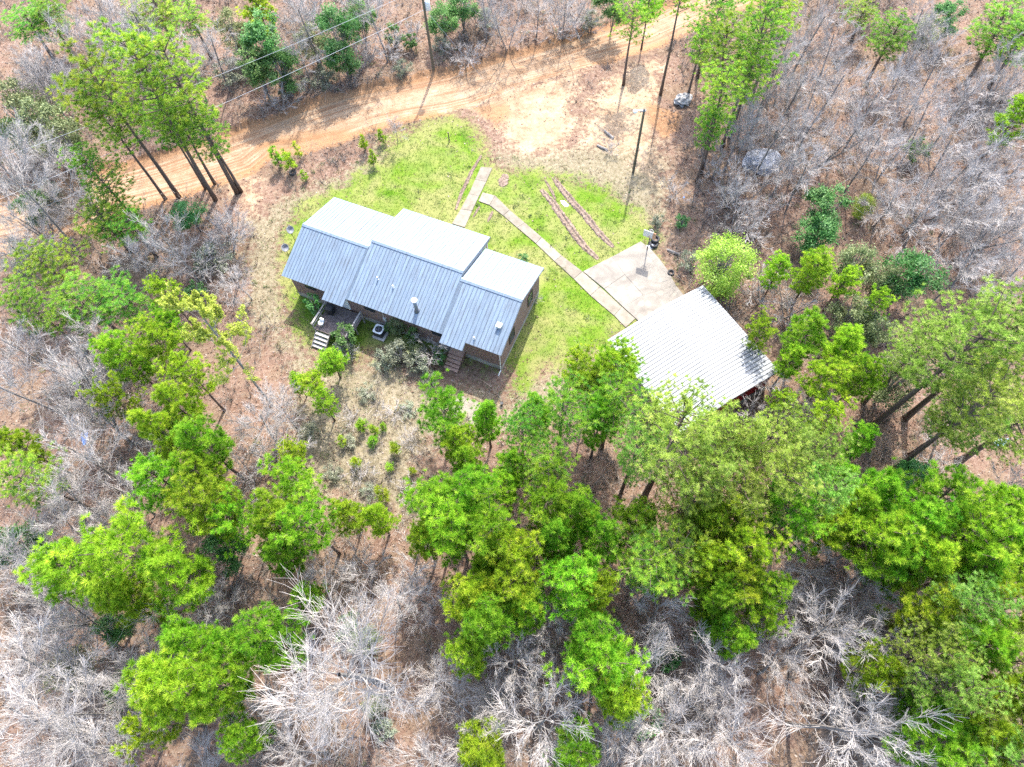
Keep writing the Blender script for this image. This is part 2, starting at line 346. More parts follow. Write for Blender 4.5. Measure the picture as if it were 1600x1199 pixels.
LAWN = poly([(462, 335), (480, 314), (540, 288), (590, 255), (612, 215), (680, 183), (735, 188), (752, 225), (768, 262), (830, 268), (905, 280), (960, 300), (1008, 340), (1022, 372), (1010, 392), (1062, 470), (985, 520), (950, 540),
             (895, 555), (840, 590), (800, 618), (775, 620), (700, 612), (650, 592), (585, 562), (540, 575), (500, 560), (468, 525), (448, 480), (436, 430), (440, 375)])
STRAW = [poly([(770, 240), (880, 235), (960, 215), (1025, 220), (1035, 300), (1025, 375), (985, 340), (930, 300), (850, 275), (780, 265)]),
         poly([(395, 345), (470, 300), (545, 270), (600, 225), (620, 240), (600, 280), (480, 320), (440, 360), (450, 440), (440, 520), (490, 550), (470, 580), (400, 500), (385, 420)]),
         poly([(470, 590), (520, 560), (600, 565), (680, 605), (800, 640), (815, 600), (905, 545), (950, 545), (860, 640), (790, 680), (690, 660), (655, 720), (650, 810), (560, 790), (500, 770), (460, 710)])]
CLAYS = [poly([(1010, 160), (1060, 175), (1060, 205), (1035, 215), (1010, 190)]), poly([(400, 235), (480, 225), (540, 215), (545, 200), (480, 205), (400, 222)]), poly([(745, 170), (790, 160), (800, 180), (775, 200)])]

def pip(P, poly_):
    x, y = P[:, 0], P[:, 1]; ins = np.zeros(len(P), bool); n_ = len(poly_)
    for i in range(n_):
        (x1, y1), (x2, y2) = poly_[i], poly_[(i + 1) % n_]
        c_ = (y1 > y) != (y2 > y)
        ins ^= c_ & (x < (x2 - x1) * (y - y1) / ((y2 - y1) if y2 != y1 else 1e-9) + x1)
    return ins
def sdf(P, poly_):
    d_ = np.full(len(P), 1e9); n_ = len(poly_)
    for i in range(n_):
        a, b = poly_[i], poly_[(i + 1) % n_]; ab = b - a
        t_ = np.clip(((P - a) @ ab) / (ab @ ab + 1e-9), 0, 1)
        d_ = np.minimum(d_, np.linalg.norm(P - (a + t_[:, None] * ab), axis=1))
    return np.where(pip(P, poly_), d_, -d_)
def soft(P, polys, w):
    r = np.zeros(len(P))
    for q in polys: r = np.maximum(r, np.clip(0.5 + sdf(P, q) / (2 * w), 0, 1))
    return r
THIN = [poly([(560, 548), (690, 540), (800, 560), (815, 500), (835, 500), (800, 600), (785, 640), (690, 625), (640, 600)])]
def zones(P):
    d_ = sdf(P, ROAD); bank = np.maximum(np.exp(-((d_ - 0.1) / 0.8) ** 2) * 0.80, 0.40 * np.exp(-((d_ - 1.5) / 0.40) ** 2)) * (soft(P, [APRON], 1.0) < 0.3)
    return np.stack([soft(P, SANDS[:1], 0.45), soft(P, [LAWN], 3.0) * (1 - 0.55 * soft(P, THIN, 1.0)), soft(P, STRAW, 3.6), np.maximum(soft(P, CLAYS, 1.2), bank)], 1), soft(P, SANDS[1:], 2.4) * 0.68

X0, X1, Y0, Y1, GS = -78.0, 78.0, -14.0, 92.0, 0.34
xs = np.arange(X0, X1 + 1e-6, GS); ys = np.arange(Y0, Y1 + 1e-6, GS)
GX, GY = np.meshgrid(xs, ys); GP = np.stack([GX.ravel(), GY.ravel()], 1)
Z, apron = zones(GP); Z[:, 0] = np.maximum(Z[:, 0], apron)
def lump(P):
    x, y = P[:, 0], P[:, 1]
    return 0.06 * np.sin(x * 0.9 + 1.3 * np.sin(y * 0.5)) + 0.05 * np.sin(y * 1.3 + x * 0.4) + 0.04 * np.sin(x * 2.3 - y * 1.7)
slab_poly = poly([(900, 420), (1000, 370), (1075, 450), (1240, 590), (1110, 700), (940, 540)])
UPSIDE = np.vstack([ROAD[:17], [(200, 300), (-200, 300)]])                        # the wood beyond the road lies higher, behind a cut bank
def height(P):
    z_, a_ = zones(P); fl_ = np.clip(1 - np.maximum(z_[:, 0], a_) - z_[:, 1], 0, 1)
    h_ = lump(P) * fl_ * np.clip(1 - soft(P, [slab_poly], 3.0), 0, 1) - 0.01
    d_ = sdf(P, ROAD); out_ = np.clip(-d_, 0, None); up_ = pip(P, UPSIDE)
    h_ -= np.clip(d_ / 0.9, 0, 1) * 0.16
    wob_ = 0.7 + 0.5 * np.sin(P[:, 0] * 0.9 + np.sin(P[:, 0] * 2.3))
    return h_ + np.where(up_ & (d_ < 0), 0.55 * wob_ * np.clip(out_ / 0.5, 0, 1) * np.exp(-out_ / 7.0), 0.12 * np.exp(-((d_ + 0.5) / 0.5) ** 2) * (d_ < 0) * (soft(P, [APRON], 1.0) < 0.2))
gz = height(GP); RD = sdf(GP, ROAD)
nx, ny = len(xs), len(ys)
ii, jj = np.meshgrid(np.arange(nx - 1), np.arange(ny - 1)); q0 = (jj * nx + ii).ravel()
quads = np.stack([q0, q0 + 1, q0 + nx + 1, q0 + nx], 1)
zc = Z[quads].mean(1)
kind = np.where(zc[:, 0] > 0.5, 0, np.where(zc[:, 1] > 0.5, 1, np.where(zc[:, 2] > 0.5, 2, 3)))
def ground_piece(name, sel, extra=None):
    q = quads[sel]; u_, inv = np.unique(q, return_inverse=True); q = inv.reshape(q.shape)
    V = np.column_stack([GP[u_], gz[u_]]); C_ = Z[u_]; F_ = q.tolist()
    if extra is not None:
        k = len(V); V = np.vstack([V, extra[0]]); C_ = np.vstack([C_, np.zeros((len(extra[0]), 4))]); F_ += [tuple(i + k for i in f) for f in extra[1]]
    me = bpy.data.meshes.new(name); me.from_pydata(V.tolist(), [], F_); me.shade_smooth(); me.materials.append(MATS['ground'])
    rd_ = me.attributes.new('road_dist', 'FLOAT', 'POINT'); rd_.data.foreach_set('value', np.concatenate([RD[u_], np.full(len(V) - len(u_), -50.0)]).astype(np.float32))
    ca = me.color_attributes.new('zone', 'FLOAT_COLOR', 'POINT'); ca.data.foreach_set('color', C_.astype(np.float32).ravel())
    o = link(name, me); o['kind'] = 'structure'; return o
B_ = 1500.0; xe, ye = xs[-1], ys[-1]; gl = -0.02
outer = ([(-B_, -B_, gl), (B_, -B_, gl), (B_, B_, gl), (-B_, B_, gl), (X0, Y0, gl), (xe, Y0, gl), (xe, ye, gl), (X0, ye, gl)], [(0, 1, 5, 4), (1, 2, 6, 5), (2, 3, 7, 6), (3, 0, 4, 7)])
ground_piece('forest_floor', kind == 3, outer)
ground_piece('dirt_road', kind == 0); ground_piece('lawn', kind == 1); ground_piece('meadow', kind == 2)

# ------------------------------------------------------------------ concrete walkway and slab
def slabs(quads_px, name, parent, z=0.07, gap=0.018, mat='concrete'):
    for q in quads_px:
        w = [at(*c_)[:2] for c_ in q]; cen = sum(w) / len(w)
        pts = []
        for c_ in w:
            dd = cen - c_; pts.append(c_ + dd / np.linalg.norm(dd) * gap)
        mb = MB(); mb.prism(pts, -0.06, z + random.uniform(-0.012, 0.012)); part(name, mb, mat, parent)
def zm(pts, ox, oy, s): return [(ox + a / s, oy + b / s) for a, b in pts]
walk = link('walkway', None); walk['kind'] = 'structure'
L_ = zm([(286, 165), (250, 245), (210, 335), (160, 430), (105, 520)], 680, 220, 4); R_ = zm([(358, 172), (320, 258), (275, 348), (232, 440), (185, 545)], 680, 220, 4)
slabs([(L_[i], R_[i], R_[i + 1], L_[i + 1]) for i in range(4)], 'walkway_slab', walk)
R_ = zm([(297, 326), (375, 345), (465, 435), (560, 515), (665, 605), (790, 720), (920, 820), (1030, 915), (1165, 1040), (1250, 1115)], 680, 220, 4)
L_ = zm([(270, 380), (340, 405), (425, 470), (512, 545), (630, 645), (745, 755), (865, 865), (970, 970), (1118, 1095), (1190, 1170)], 680, 220, 4)
slabs([(L_[i], R_[i], R_[i + 1], L_[i + 1]) for i in range(9)], 'walkway_slab', walk)
pad = link('parking_slab', None); pad['kind'] = 'structure'
slabs([[(911, 425), (956, 402), (976, 430), (944, 452)], [(956, 402), (1001, 378), (1018, 391), (1030, 405), (976, 430)],
       [(944, 452), (976, 430), (1005, 462), (974, 481)], [(976, 430), (1030, 405), (1044, 424), (1056, 447), (1005, 462)],
       [(974, 481), (1005, 462), (1056, 447), (1075, 470), (998, 503)]], 'concrete_slab', pad, 0.075, 0.012, 'stained_concrete')

# ------------------------------------------------------------------ the house
HA = at(440, 430, 3.45); HROT = math.atan2(-0.44616, 0.89495)
house = thing('brick_house', 'long low brick house with a stepped pale metal roof, in the middle of the lawn', 'house', (HA[0], HA[1], 0), HROT)
def hw(u_, v_, z=0.0):
    c_, s_ = math.cos(HROT), math.sin(HROT); return np.array([HA[0] + u_ * c_ - v_ * s_, HA[1] + u_ * s_ + v_ * c_, z])
SL = 0.35
def rear(v): return 3.45 + SL * v
# walls as storey-high solids butted end to end
def wall(u0, u1, v0, v1, z0, z1, name='wall', mat='brick'):
    mb = MB(); mb.box(((u0 + u1) / 2, (v0 + v1) / 2, (z0 + z1) / 2), (u1 - u0, v1 - v0, z1 - z0)); return part(name, mb, mat, house)
wall(0.35, 20.05, 0.40, 0.62, 0.55, 3.40)                      # back wall
wall(0.35, 20.05, 8.36, 8.58, 0.55, 3.38)                      # front wall
wall(0.37, 20.03, 0.38, 8.60, -0.05, 0.55, 'foundation', 'foundation')
def gable_end(u0, u1):
    mb = MB(); pr = [(0.62, 0.55), (8.36, 0.55), (8.36, 3.40), (4.45, 4.86), (0.62, 3.50)]
    v = [(u0, a, b) for a, b in pr] + [(u1, a, b) for a, b in pr]
    mb.add(v, [(0, 1, 2, 3, 4)[::-1], (5, 6, 7, 8, 9)] + [(k, (k + 1) % 5, (k + 1) % 5 + 5, k + 5) for k in range(5)]); part('wall', mb, 'brick', house)
gable_end(0.35, 0.57); gable_end(19.83, 20.05)
# roof slopes: thin deck + separately seamed metal panels
def slope(u0, u1, va, za, vb, zb, tag_=''):
    """eave line (va, za) up to ridge line (vb, zb)"""
    d_ = MB(); th = 0.10
    d_.add([(u0, va, za), (u1, va, za), (u1, vb, zb), (u0, vb, zb), (u0, va, za - th), (u1, va, za - th), (u1, vb, zb - th), (u0, vb, zb - th)],
           [(0, 1, 2, 3), (7, 6, 5, 4), (0, 4, 5, 1), (1, 5, 6, 2), (2, 6, 7, 3), (3, 7, 4, 0)] if vb > va else [(3, 2, 1, 0), (4, 5, 6, 7), (1, 5, 4, 0), (2, 6, 5, 1), (3, 7, 6, 2), (0, 4, 7, 3)])
    base = part('roof', d_, 'trim', house)
    Lv = np.array([0, vb - va, zb - za]); nrm = np.array([0, -(zb - za), abs(vb - va)]) if vb > va else np.array([0, (zb - za), abs(vb - va)])
    nrm = nrm / np.linalg.norm(nrm)
    npan = max(1, round((u1 - u0) / 0.915)); w = (u1 - u0) / npan
    over = -Lv / np.linalg.norm(Lv) * 0.05
    for k in range(npan):
        a = u0 + k * w
        prof = []
        for r in range(3):
            b0 = a + w * r / 3
            prof += [(b0 + 0.004, 0.014), (b0 + w / 3 - 0.075, 0.014), (b0 + w / 3 - 0.055, 0.045), (b0 + w / 3 - 0.022, 0.045), (b0 + w / 3 - 0.004, 0.014)]
        lo = [np.array([x, va, za]) + over + nrm * h for x, h in prof]; hi = [np.array([x, vb, zb]) + nrm * h for x, h in prof]
        nn = len(prof); mb = MB()
        fs = [(i, i + 1, nn + i + 1, nn + i) for i in range(nn - 1)]
        if vb < va: fs = [f[::-1] for f in fs]
        mb.add(lo + hi, fs); link('roof_panel', mb.mesh('roof_panel', 'roof_metal', False, 'roof_rib_shade_dirt', [i for i in range(len(fs)) if i % 5 in (1, 2, 3)]), base)
    return base
def ridge_cap(u0, u1, v, z, roof_):
    mb = MB()
    for sg in (-1, 1):
        c_ = [(u0, v, z + 0.075), (u1, v, z + 0.075), (u1, v + sg * 0.20, z + 0.075 - 0.07), (u0, v + sg * 0.20, z + 0.075 - 0.07)]
        mb.add(c_, [(0, 1, 2, 3) if sg < 0 else (3, 2, 1, 0)])
    part('ridge_cap', mb, 'roof_metal', roof_)
UL, UM, UR, UE = 0.0, 6.42, 14.85, 20.32
rb = {}
for (a, b, v0) in ((UL, 4.25, 0), (4.25, 6.25, -0.67)): rb[a] = slope(a, b, v0, rear(v0), 4.45, rear(4.45))
rb[6.25] = slope(6.25, UM, 0, rear(0), 4.45, rear(4.45))
mid_r = slope(UM, UR, 0, rear(0), 5.05, rear(5.05))
slope(UR, 15.15, 0, rear(0), 4.45, rear(4.45))
slope(15.15, 17.2, -0.67, rear(-0.67), 4.45, rear(4.45))
rgt = slope(17.2, UE, 0, rear(0), 4.45, rear(4.45))
fl = slope(UL, UM - 0.05, 9.02, 3.42, 4.45, rear(4.45)); fm = slope(UM, UR, 10.15, 3.48, 5.05, rear(5.05)); fr = slope(UR + 0.05, UE, 8.95, 3.42, 4.45, rear(4.45))
ridge_cap(UL, UM - 0.02, 4.45, rear(4.45), fl); ridge_cap(UM, UR, 5.05, rear(5.05), fm); ridge_cap(UR + 0.02, UE, 4.45, rear(4.45), fr)
def cheek(u_):                                                     # gable cheek where the middle roof stands higher
    mb = MB(); pr = [(4.45, rear(4.45) - .02), (5.05, rear(5.05) - .10), (10.0, 3.45), (10.0, 3.25), (8.9, 3.36)]
    v = [(u_ - .04, a, b) for a, b in pr] + [(u_ + .04, a, b) for a, b in pr]
    mb.add(v, [(0, 1, 2, 3, 4), (9, 8, 7, 6, 5)] + [(k, (k + 1) % 5, (k + 1) % 5 + 5, k + 5)[::-1] for k in range(5)]); part('gable_cheek', mb, 'trim', house)
cheek(UM + 0.06); cheek(UR - 0.06)
for u_ in (6.7, 9.4, 12.0, 14.6):                                  # porch under the middle roof, on the front
    mb = MB(); mb.box((u_, 9.85, 1.9), (0.12, 0.12, 3.0)); part('porch_post', mb, 'white_paint', house)
mb = MB(); mb.box((10.65, 9.35, 0.22), (8.3, 1.45, 0.44)); part('porch_floor', mb, 'concrete', house)
def window(u_, z0, z1, w, v, face, side=None):
    fm_ = MB(); t_ = 0.07
    zc_, h_ = (z0 + z1) / 2, z1 - z0
    def bx(mb, du, dz, sx_, sz_, dv=0.06, off=0.0):
        if side is None: mb.box((u_ + du, v + face * (0.03 + off), zc_ + dz), (sx_, dv, sz_))
        else: mb.box((v + face * (0.03 + off), u_ + du, zc_ + dz), (dv, sx_, sz_))
    bx(fm_, -w / 2, 0, t_, h_ + t_); bx(fm_, w / 2, 0, t_, h_ + t_); bx(fm_, 0, h_ / 2, w - t_, t_); bx(fm_, 0, -h_ / 2, w - t_, t_, 0.10); bx(fm_, 0, 0, w - t_, 0.045)
    f = part('window', fm_, 'dark_metal', house)
    for s_ in (-1, 1):
        g = MB(); bx(g, 0, s_ * h_ / 4, w - t_, h_ / 2 - 0.06, 0.02, -0.015); part('pane', g, 'glass_dark', f)
for u_ in (2.2, 8.0, 14.35): window(u_, 2.1, 3.1, 0.95, 0.40, -1)
for v_ in (2.6, 6.5): window(v_, 1.6, 2.9, 0.95, 20.05, 1, True); window(v_, 1.6, 2.9, 0.95, 0.35, -1, True)
for u_ in (2.5, 4.8, 8.4, 13.0, 16.8, 18.7): window(u_, 1.5, 2.9, 1.05, 8.58, 1)
for u_, v_, f_ in ((5.4, 0.40, -1), (16.1, 0.40, -1), (10.6, 8.58, 1)):
    mb = MB(); mb.box((u_, v_ + f_ * 0.03, 1.95), (0.95, 0.07, 2.05)); d_ = part('door', mb, 'white_paint', house)
    mb = MB(); mb.lathe([(0.03, 0), (0.04, 0.03), (0.02, 0.05)], (u_ + 0.36, v_ + f_ * 0.09, 1.95), 8); part('handle', mb, 'pale_metal', d_)
# roof penetrations
def vent(u_, v_, h_, r_, mat='pale_metal', box_=False):
    z = rear(v_); mb = MB()
    if box_:
        mb.box((u_, v_, z + h_ / 2), (r_ * 2, r_ * 2, h_)); mb.box((u_, v_, z + h_ + 0.02), (r_ * 2.5, r_ * 2.5, 0.05))
    else: mb.lathe([(r_ * 1.7, -0.03), (r_ * 1.6, 0.05), (r_, 0.09), (r_, h_), (r_ * 0.8, h_ + 0.005)], (u_, v_, z), 12)
    return part('roof_vent', mb, mat, rb[UL] if u_ < 4 else (mid_r if u_ < 14.8 else rgt))
vent(8.25, 2.25, 0.42, 0.055); vent(9.75, 2.05, 0.34, 0.06); vent(17.75, 0.45, 0.34, 0.06); vent(19.3, 1.95, 0.30, 0.17, 'white_paint', True)
mb = MB(); z0 = rear(1.0); mb.lathe([(0.27, -0.10), (0.24, 0.06), (0.155, 0.14), (0.155, 1.42)], (12.40, 1.0, z0), 16); flue = part('flue_pipe', mb, 'flue_metal', mid_r, True)
mb = MB(); mb.lathe([(0.10, 1.43), (0.235, 1.47), (0.245, 1.60), (0.20, 1.63)], (12.40, 1.0, z0), 16); part('flue_cap', mb, 'white_paint', flue)
mb = MB(); mb.tube([(19.98, 0.30, 3.3), (19.98, 0.30, 0.1), (19.98, -0.25, 0.03)], 0.045, 6); part('downspout', mb, 'white_paint', house)
mb = MB(); mb.tube([(9.3, 0.30, 3.0), (9.3, 0.30, 0.4)], 0.03, 6); mb.box((9.3, 0.33, 1.55), (0.28, 0.13, 0.40)); part('electric_meter', mb, 'pale_metal', house)

# deck with stairs behind the house
deck = thing('wooden_deck', 'dark weathered wooden deck with stairs at the back of the house', 'deck', tuple(hw(5.4, -1.0)), HROT)
mb = MB()
for k in range(23): mb.box((-1.5 + k * 0.145, -0.15, 0.93 + random.uniform(-0.004, 0.004)), (0.125, 2.75, 0.035))
o = part('deck_boards', mb, 'deck_wood', deck); o['kind'] = 'stuff'
for y_ in (1.13, -0.15, -1.44):
    mb = MB(); mb.box((0.1, y_, 0.82), (3.3, 0.05, 0.18)); part('joist', mb, 'deck_wood', deck)
for x_, y_ in ((-1.55, -1.48), (1.75, -1.48), (-1.55, 1.05), (1.75, 1.05), (-1.55, -0.2), (1.75, -0.2)):
    mb = MB(); mb.box((x_, y_, 0.9), (0.09, 0.09, 1.8)); part('post', mb, 'grey_wood', deck)
for x_ in (-1.55, 1.75):
    for z_ in (1.78, 1.38):
        mb = MB(); mb.box((x_, -0.22, z_), (0.14 if z_ > 1.5 else 0.04, 2.68, 0.04 if z_ > 1.5 else 0.09)); part('rail', mb, 'grey_wood', deck)
for k in range(4):
    mb = MB(); mb.box((-0.72, -1.72 - k * 0.30, 0.74 - k * 0.20), (1.25, 0.26, 0.045)); part('stair_tread', mb, 'grey_wood', deck)
for x_ in (-1.37, -0.07):
    mb = MB(); mb.add([(x_ + dx, y_, z_) for dx in (-.02, .02) for y_, z_ in ((-1.55, 0.90), (-2.85, 0.03), (-2.85, -0.04), (-2.6, -0.04), (-1.55, 0.62))],
                      [(0, 1, 2, 3, 4)[::-1], (5, 6, 7, 8, 9)] + [(k, (k + 1) % 5, (k + 1) % 5 + 5, k + 5) for k in range(5)]); part('stringer', mb, 'grey_wood', deck)
grill = thing('trash_bin', 'black lidded bin standing on the deck against the house wall', 'bin', tuple(hw(4.45, -0.55, 0.95)), HROT + 0.15)
mb = MB(); mb.box((0, 0, 0.42), (0.52, 0.56, 0.84), taper=1.12); part('body', mb, 'black_plastic', grill)
mb = MB(); mb.box((0, 0, 0.875), (0.64, 0.68, 0.06)); mb.box((0, -0.05, 0.92), (0.5, 0.5, 0.04)); part('lid', mb, 'black_plastic', grill)
pot = thing('round_seat', 'small pale round seat with a hole, at the deck edge by the stairs', 'seat', tuple(hw(4.3, -1.95, 0.95)), HROT)
mb = MB(); mb.lathe([(0.16, 0), (0.14, 0.30), (0.22, 0.38)], sides=14); mb.box((0, 0.26, 0.45), (0.38, 0.16, 0.36)); part('base', mb, 'white_paint', pot, True)
mb = MB(); mb.lathe([(0.14, 0.385), (0.24, 0.385), (0.25, 0.42), (0.20, 0.44), (0.13, 0.43), (0.14, 0.385)], sides=18, cap=False); part('seat_ring', mb, 'white_paint', pot, True)
# condenser
ac = thing('air_conditioner', 'square grey air conditioner with a round top fan behind the house', 'air conditioner', tuple(hw(8.95, -0.42)), HROT)
mb = MB(); mb.box((0.06, -0.06, 0.04), (1.15, 1.1, 0.14)); part('pad', mb, 'foundation', ac)
mb = MB(); mb.box((0, 0, 0.46), (0.80, 0.80, 0.70))
part('cabinet', mb, 'dark_metal', ac)
mb = MB(); N_ = 32; out_, in_ = [], []
for k in range(N_):
    w = 2 * math.pi * k / N_; cx_, sy_ = math.cos(w), math.sin(w); e = 0.43 / max(abs(cx_), abs(sy_)); e = min(e, 0.54)
    out_.append((cx_ * e, sy_ * e)); in_.append((cx_ * 0.33, sy_ * 0.33))
for z_ in (0.812, 0.86): mb.add([(a, b, z_) for a, b in out_] + [(a, b, z_) for a, b in in_], [])
v0 = 0; mb.n = 4 * N_
for k in range(N_):
    j = (k + 1) % N_
    mb.f += [(2 * N_ + k, 2 * N_ + j, 3 * N_ + j, 3 * N_ + k), (k, j, 2 * N_ + j, 2 * N_ + k), (N_ + j, N_ + k, 3 * N_ + k, 3 * N_ + j)]
part('top_cover', mb, 'white_paint', ac)
mb = MB(); mb.lathe([(0.08, 0.80), (0.08, 0.87)], sides=12)
for k in range(4):
    w = k * math.pi / 2 + 0.4; mb.box((0.18 * math.cos(w), 0.18 * math.sin(w), 0.835), (0.20, 0.12, 0.012), w)
part('fan', mb, 'flue_metal', ac)
mb = MB()
for r_ in (0.12, 0.19, 0.26, 0.325):
    mb.tube([(r_ * math.cos(2 * math.pi * k / 20), r_ * math.sin(2 * math.pi * k / 20), 0.866) for k in range(21)], 0.006, 4)
part('grille', mb, 'dark_metal', ac)
# brick steps to the back door
st = thing('brick_steps', 'flight of brown brick steps under the right back door of the house', 'steps', tuple(hw(16.1, 0.35)), HROT)
for k in range(5):
    h_ = 0.86 - k * 0.17; y_ = -0.18 - (0 if k == 0 else 0.23 + 0.29 * k)
    mb = MB(); mb.box((0, y_, h_ / 2 - 0.02), (1.25, 0.80 if k == 0 else 0.285, h_ + 0.04)); sp_ = part('step', mb, 'brick', st)
    mb = MB(); mb.box((0, y_ - 0.015, h_ + 0.018), (1.27, 0.72 if k == 0 else 0.25, 0.035)); part('tread', mb, 'brick_tread', sp_)
# dishes
for k, (px, py, lab) in enumerate([(453, 360, 'grey satellite dish on a pole by the left gable, nearer the ridge'), (445, 388, 'grey satellite dish on a pole by the left gable, nearer the deck')]):
    b_ = at(px, py, 1.6); t = thing('satellite_dish', lab, 'dish', (b_[0], b_[1], 0), 0.5, 'satellite dishes at the left gable')
    mb = MB(); mb.tube([(0, 0, -0.05), (0, 0, 1.65)], 0.03, 6); part('pole', mb, 'dark_metal', t)
    mb = MB(); mb.lathe([(0.02, 0.0), (0.16, 0.02), (0.30, 0.08), (0.36, 0.13), (0.35, 0.14), (0.29, 0.10), (0.02, 0.03)], sides=16, cap=False); d_ = part('dish', mb, 'tarp', t, True); d_.location = (0, 0, 1.68); d_.rotation_euler = (rad(-55), 0, rad(200))
    mb = MB(); mb.tube([(0, 0, 1.66), (0.14, 0.42, 1.72)], 0.015, 5); mb.box((0.14, 0.42, 1.74), (0.08, 0.08, 0.10)); part('feed_arm', mb, 'dark_metal', t)

# ------------------------------------------------------------------ carport
CO = at(950, 531, 2.9); CR = rad(28.4)
cp = thing('carport', 'square carport with a ribbed white metal roof and red metal back wall', 'carport', (CO[0], CO[1], 0), CR)
CW, CD, ZE, ZR = 9.55, 9.55, 2.9, 3.35      # local x along the slab edge, -y away from it
def cslope(x0, z0, x1, z1):
    d_ = MB(); q = [(x0, 0, z0), (x1, 0, z1), (x1, -CD, z1), (x0, -CD, z0)]
    lo = [(a, b, c_ - 0.06) for a, b, c_ in q]
    up = x1 > x0
    fs = [(0, 3, 2, 1), (4, 5, 6, 7), (0, 1, 5, 4), (1, 2, 6, 5), (2, 3, 7, 6), (3, 0, 4, 7)]
    d_.add(q + lo, fs if up else [f[::-1] for f in fs])
    base = part('roof', d_, 'trim', cp)
    npan = 10; w = CD / npan
    for k in range(npan):
        prof = []
        for r in range(3):
            b0 = k * w + w * r / 3
            prof += [(b0 + 0.003, 0.012), (b0 + w / 3 - 0.085, 0.012), (b0 + w / 3 - 0.062, 0.062), (b0 + w / 3 - 0.022, 0.062), (b0 + w / 3 - 0.003, 0.012)]
        ex0 = x0 - 0.06 if up else x0 + 0.06
        A_ = [(ex0, -y_, z0 + h_) for y_, h_ in prof]; B2 = [(x1, -y_, z1 + h_) for y_, h_ in prof]; nn = len(prof)
        # panels sag a little between eave and ridge, as on the real roof
        xm = (x0 + x1) / 2; Mv = [(xm, -y_, (z0 + z1) / 2 + h_ + 0.02) for y_, h_ in prof]
        mb = MB(); fs2 = []
        for s_ in range(2): fs2 += [(s_ * nn + i, s_ * nn + i + 1, (s_ + 1) * nn + i + 1, (s_ + 1) * nn + i) for i in range(nn - 1)]
        mb.add(A_ + Mv + B2, fs2 if up else [f[::-1] for f in fs2])
        link('roof_panel', mb.mesh('roof_panel', 'carport_metal', False, 'carport_rib_shade_dirt', [i for i in range(len(fs2)) if (i % (nn - 1)) % 5 in (1, 2, 3)]), base)
    return base
c1 = cslope(0, ZE, CW / 2, ZR); c2 = cslope(CW, ZE, CW / 2, ZR)
for x_ in (0.25, 3.2, 6.3, CW - 0.25):
    for y_ in (-0.3, -4.8, -CD + 0.45):
        mb = MB(); mb.box((x_, y_, 1.42), (0.10, 0.10, 2.84)); part('post', mb, 'pale_metal', cp)
def redwall(x0, x1, y0, y1, z0, z1):
    mb = MB(); alongx = (x1 - x0) > (y1 - y0); Ln = (x1 - x0) if alongx else (y1 - y0); k_ = int(Ln / 0.3)
    mb.box(((x0 + x1) / 2, (y0 + y1) / 2, (z0 + z1) / 2), (x1 - x0, y1 - y0, z1 - z0)); w_ = part('wall_panel', mb, 'red_metal', cp)
    r_ = MB()
    for i in range(k_):
        s_ = (i + 0.5) * Ln / k_
        for sg in (-1, 1):
            if alongx: r_.box((x0 + s_, (y0 + y1) / 2 + sg * (0.02 + (y1 - y0) / 2), (z0 + z1) / 2), (0.05, 0.036, z1 - z0 - 0.02))
            else: r_.box(((x0 + x1) / 2 + sg * (0.02 + (x1 - x0) / 2), y0 + s_, (z0 + z1) / 2), (0.036, 0.05, z1 - z0 - 0.02))
    o_ = part('wall_rib', r_, 'red_metal', w_); o_['kind'] = 'stuff'
redwall(0.3, CW - 0.05, -CD + 0.30, -CD + 0.34, 0.05, 2.80)
redwall(CW - 0.30, CW - 0.26, -CD + 0.4, -5.0, 0.05, 2.80)
mb = MB(); mb.box((CW / 2, -CD / 2 - 0.1, 0.0), (CW - 0.3, CD - 0.4, 0.12)); part('floor', mb, 'stained_concrete', cp)

# ------------------------------------------------------------------ poles, wires
def pole_mesh(h_, r0, r1): mb = MB(); mb.tube([(0, 0, -0.1), (0, 0, h_ * 0.5), (0, 0, h_)], [r0, (r0 + r1) / 2, r1], 10); return mb
pb = at(678, 112); up_pole = thing('utility_pole', 'tall wooden utility pole with a transformer beside the dirt road', 'utility pole', (pb[0], pb[1], 0))
part('pole', pole_mesh(9.6, 0.16, 0.11), 'pole_wood', up_pole)
mb = MB(); mb.lathe([(0.02, 7.1), (0.24, 7.12), (0.26, 7.2), (0.26, 7.95), (0.22, 8.05), (0.05, 8.1)], (0.36, 0.05, 0), 14); tr = part('transformer', mb, 'pale_metal', up_pole, True)
for k in (-1, 1):
    mb = MB(); mb.lathe([(0.04, 8.05), (0.06, 8.15), (0.035, 8.25), (0.05, 8.3)], (0.36 + 0.1 * k, 0.05, 0), 8); part('bushing', mb, 'white_paint', tr)
mb = MB(); mb.box((0, 0, 9.2), (1.6, 0.10, 0.12), 1.3); part('crossarm', mb, 'grey_wood', up_pole)
lb = at(989.4, 269.2); lp = thing('light_pole', 'slim dark wooden pole with a yard light, standing alone beside the lawn', 'light pole', (lb[0], lb[1], 0))
part('pole', pole_mesh(7.8, 0.13, 0.10), 'pole_wood', lp)
mb = MB(); mb.tube([(0, 0, 7.5), (-0.35, -0.05, 7.72), (-0.72, -0.1, 7.72)], 0.03, 6); ar = part('lamp_arm', mb, 'pale_metal', lp)
mb = MB(); mb.lathe([(0.05, 7.82), (0.16, 7.78), (0.20, 7.66), (0.14, 7.56), (0.03, 7.52)], (-0.82, -0.12, 0), 12); part('lamp_head', mb, 'white_paint', ar, True)
mb = MB(); mb.box((-0.1, 0, 7.62), (0.5, 0.2, 0.10)); part('bracket', mb, 'tarp', lp)
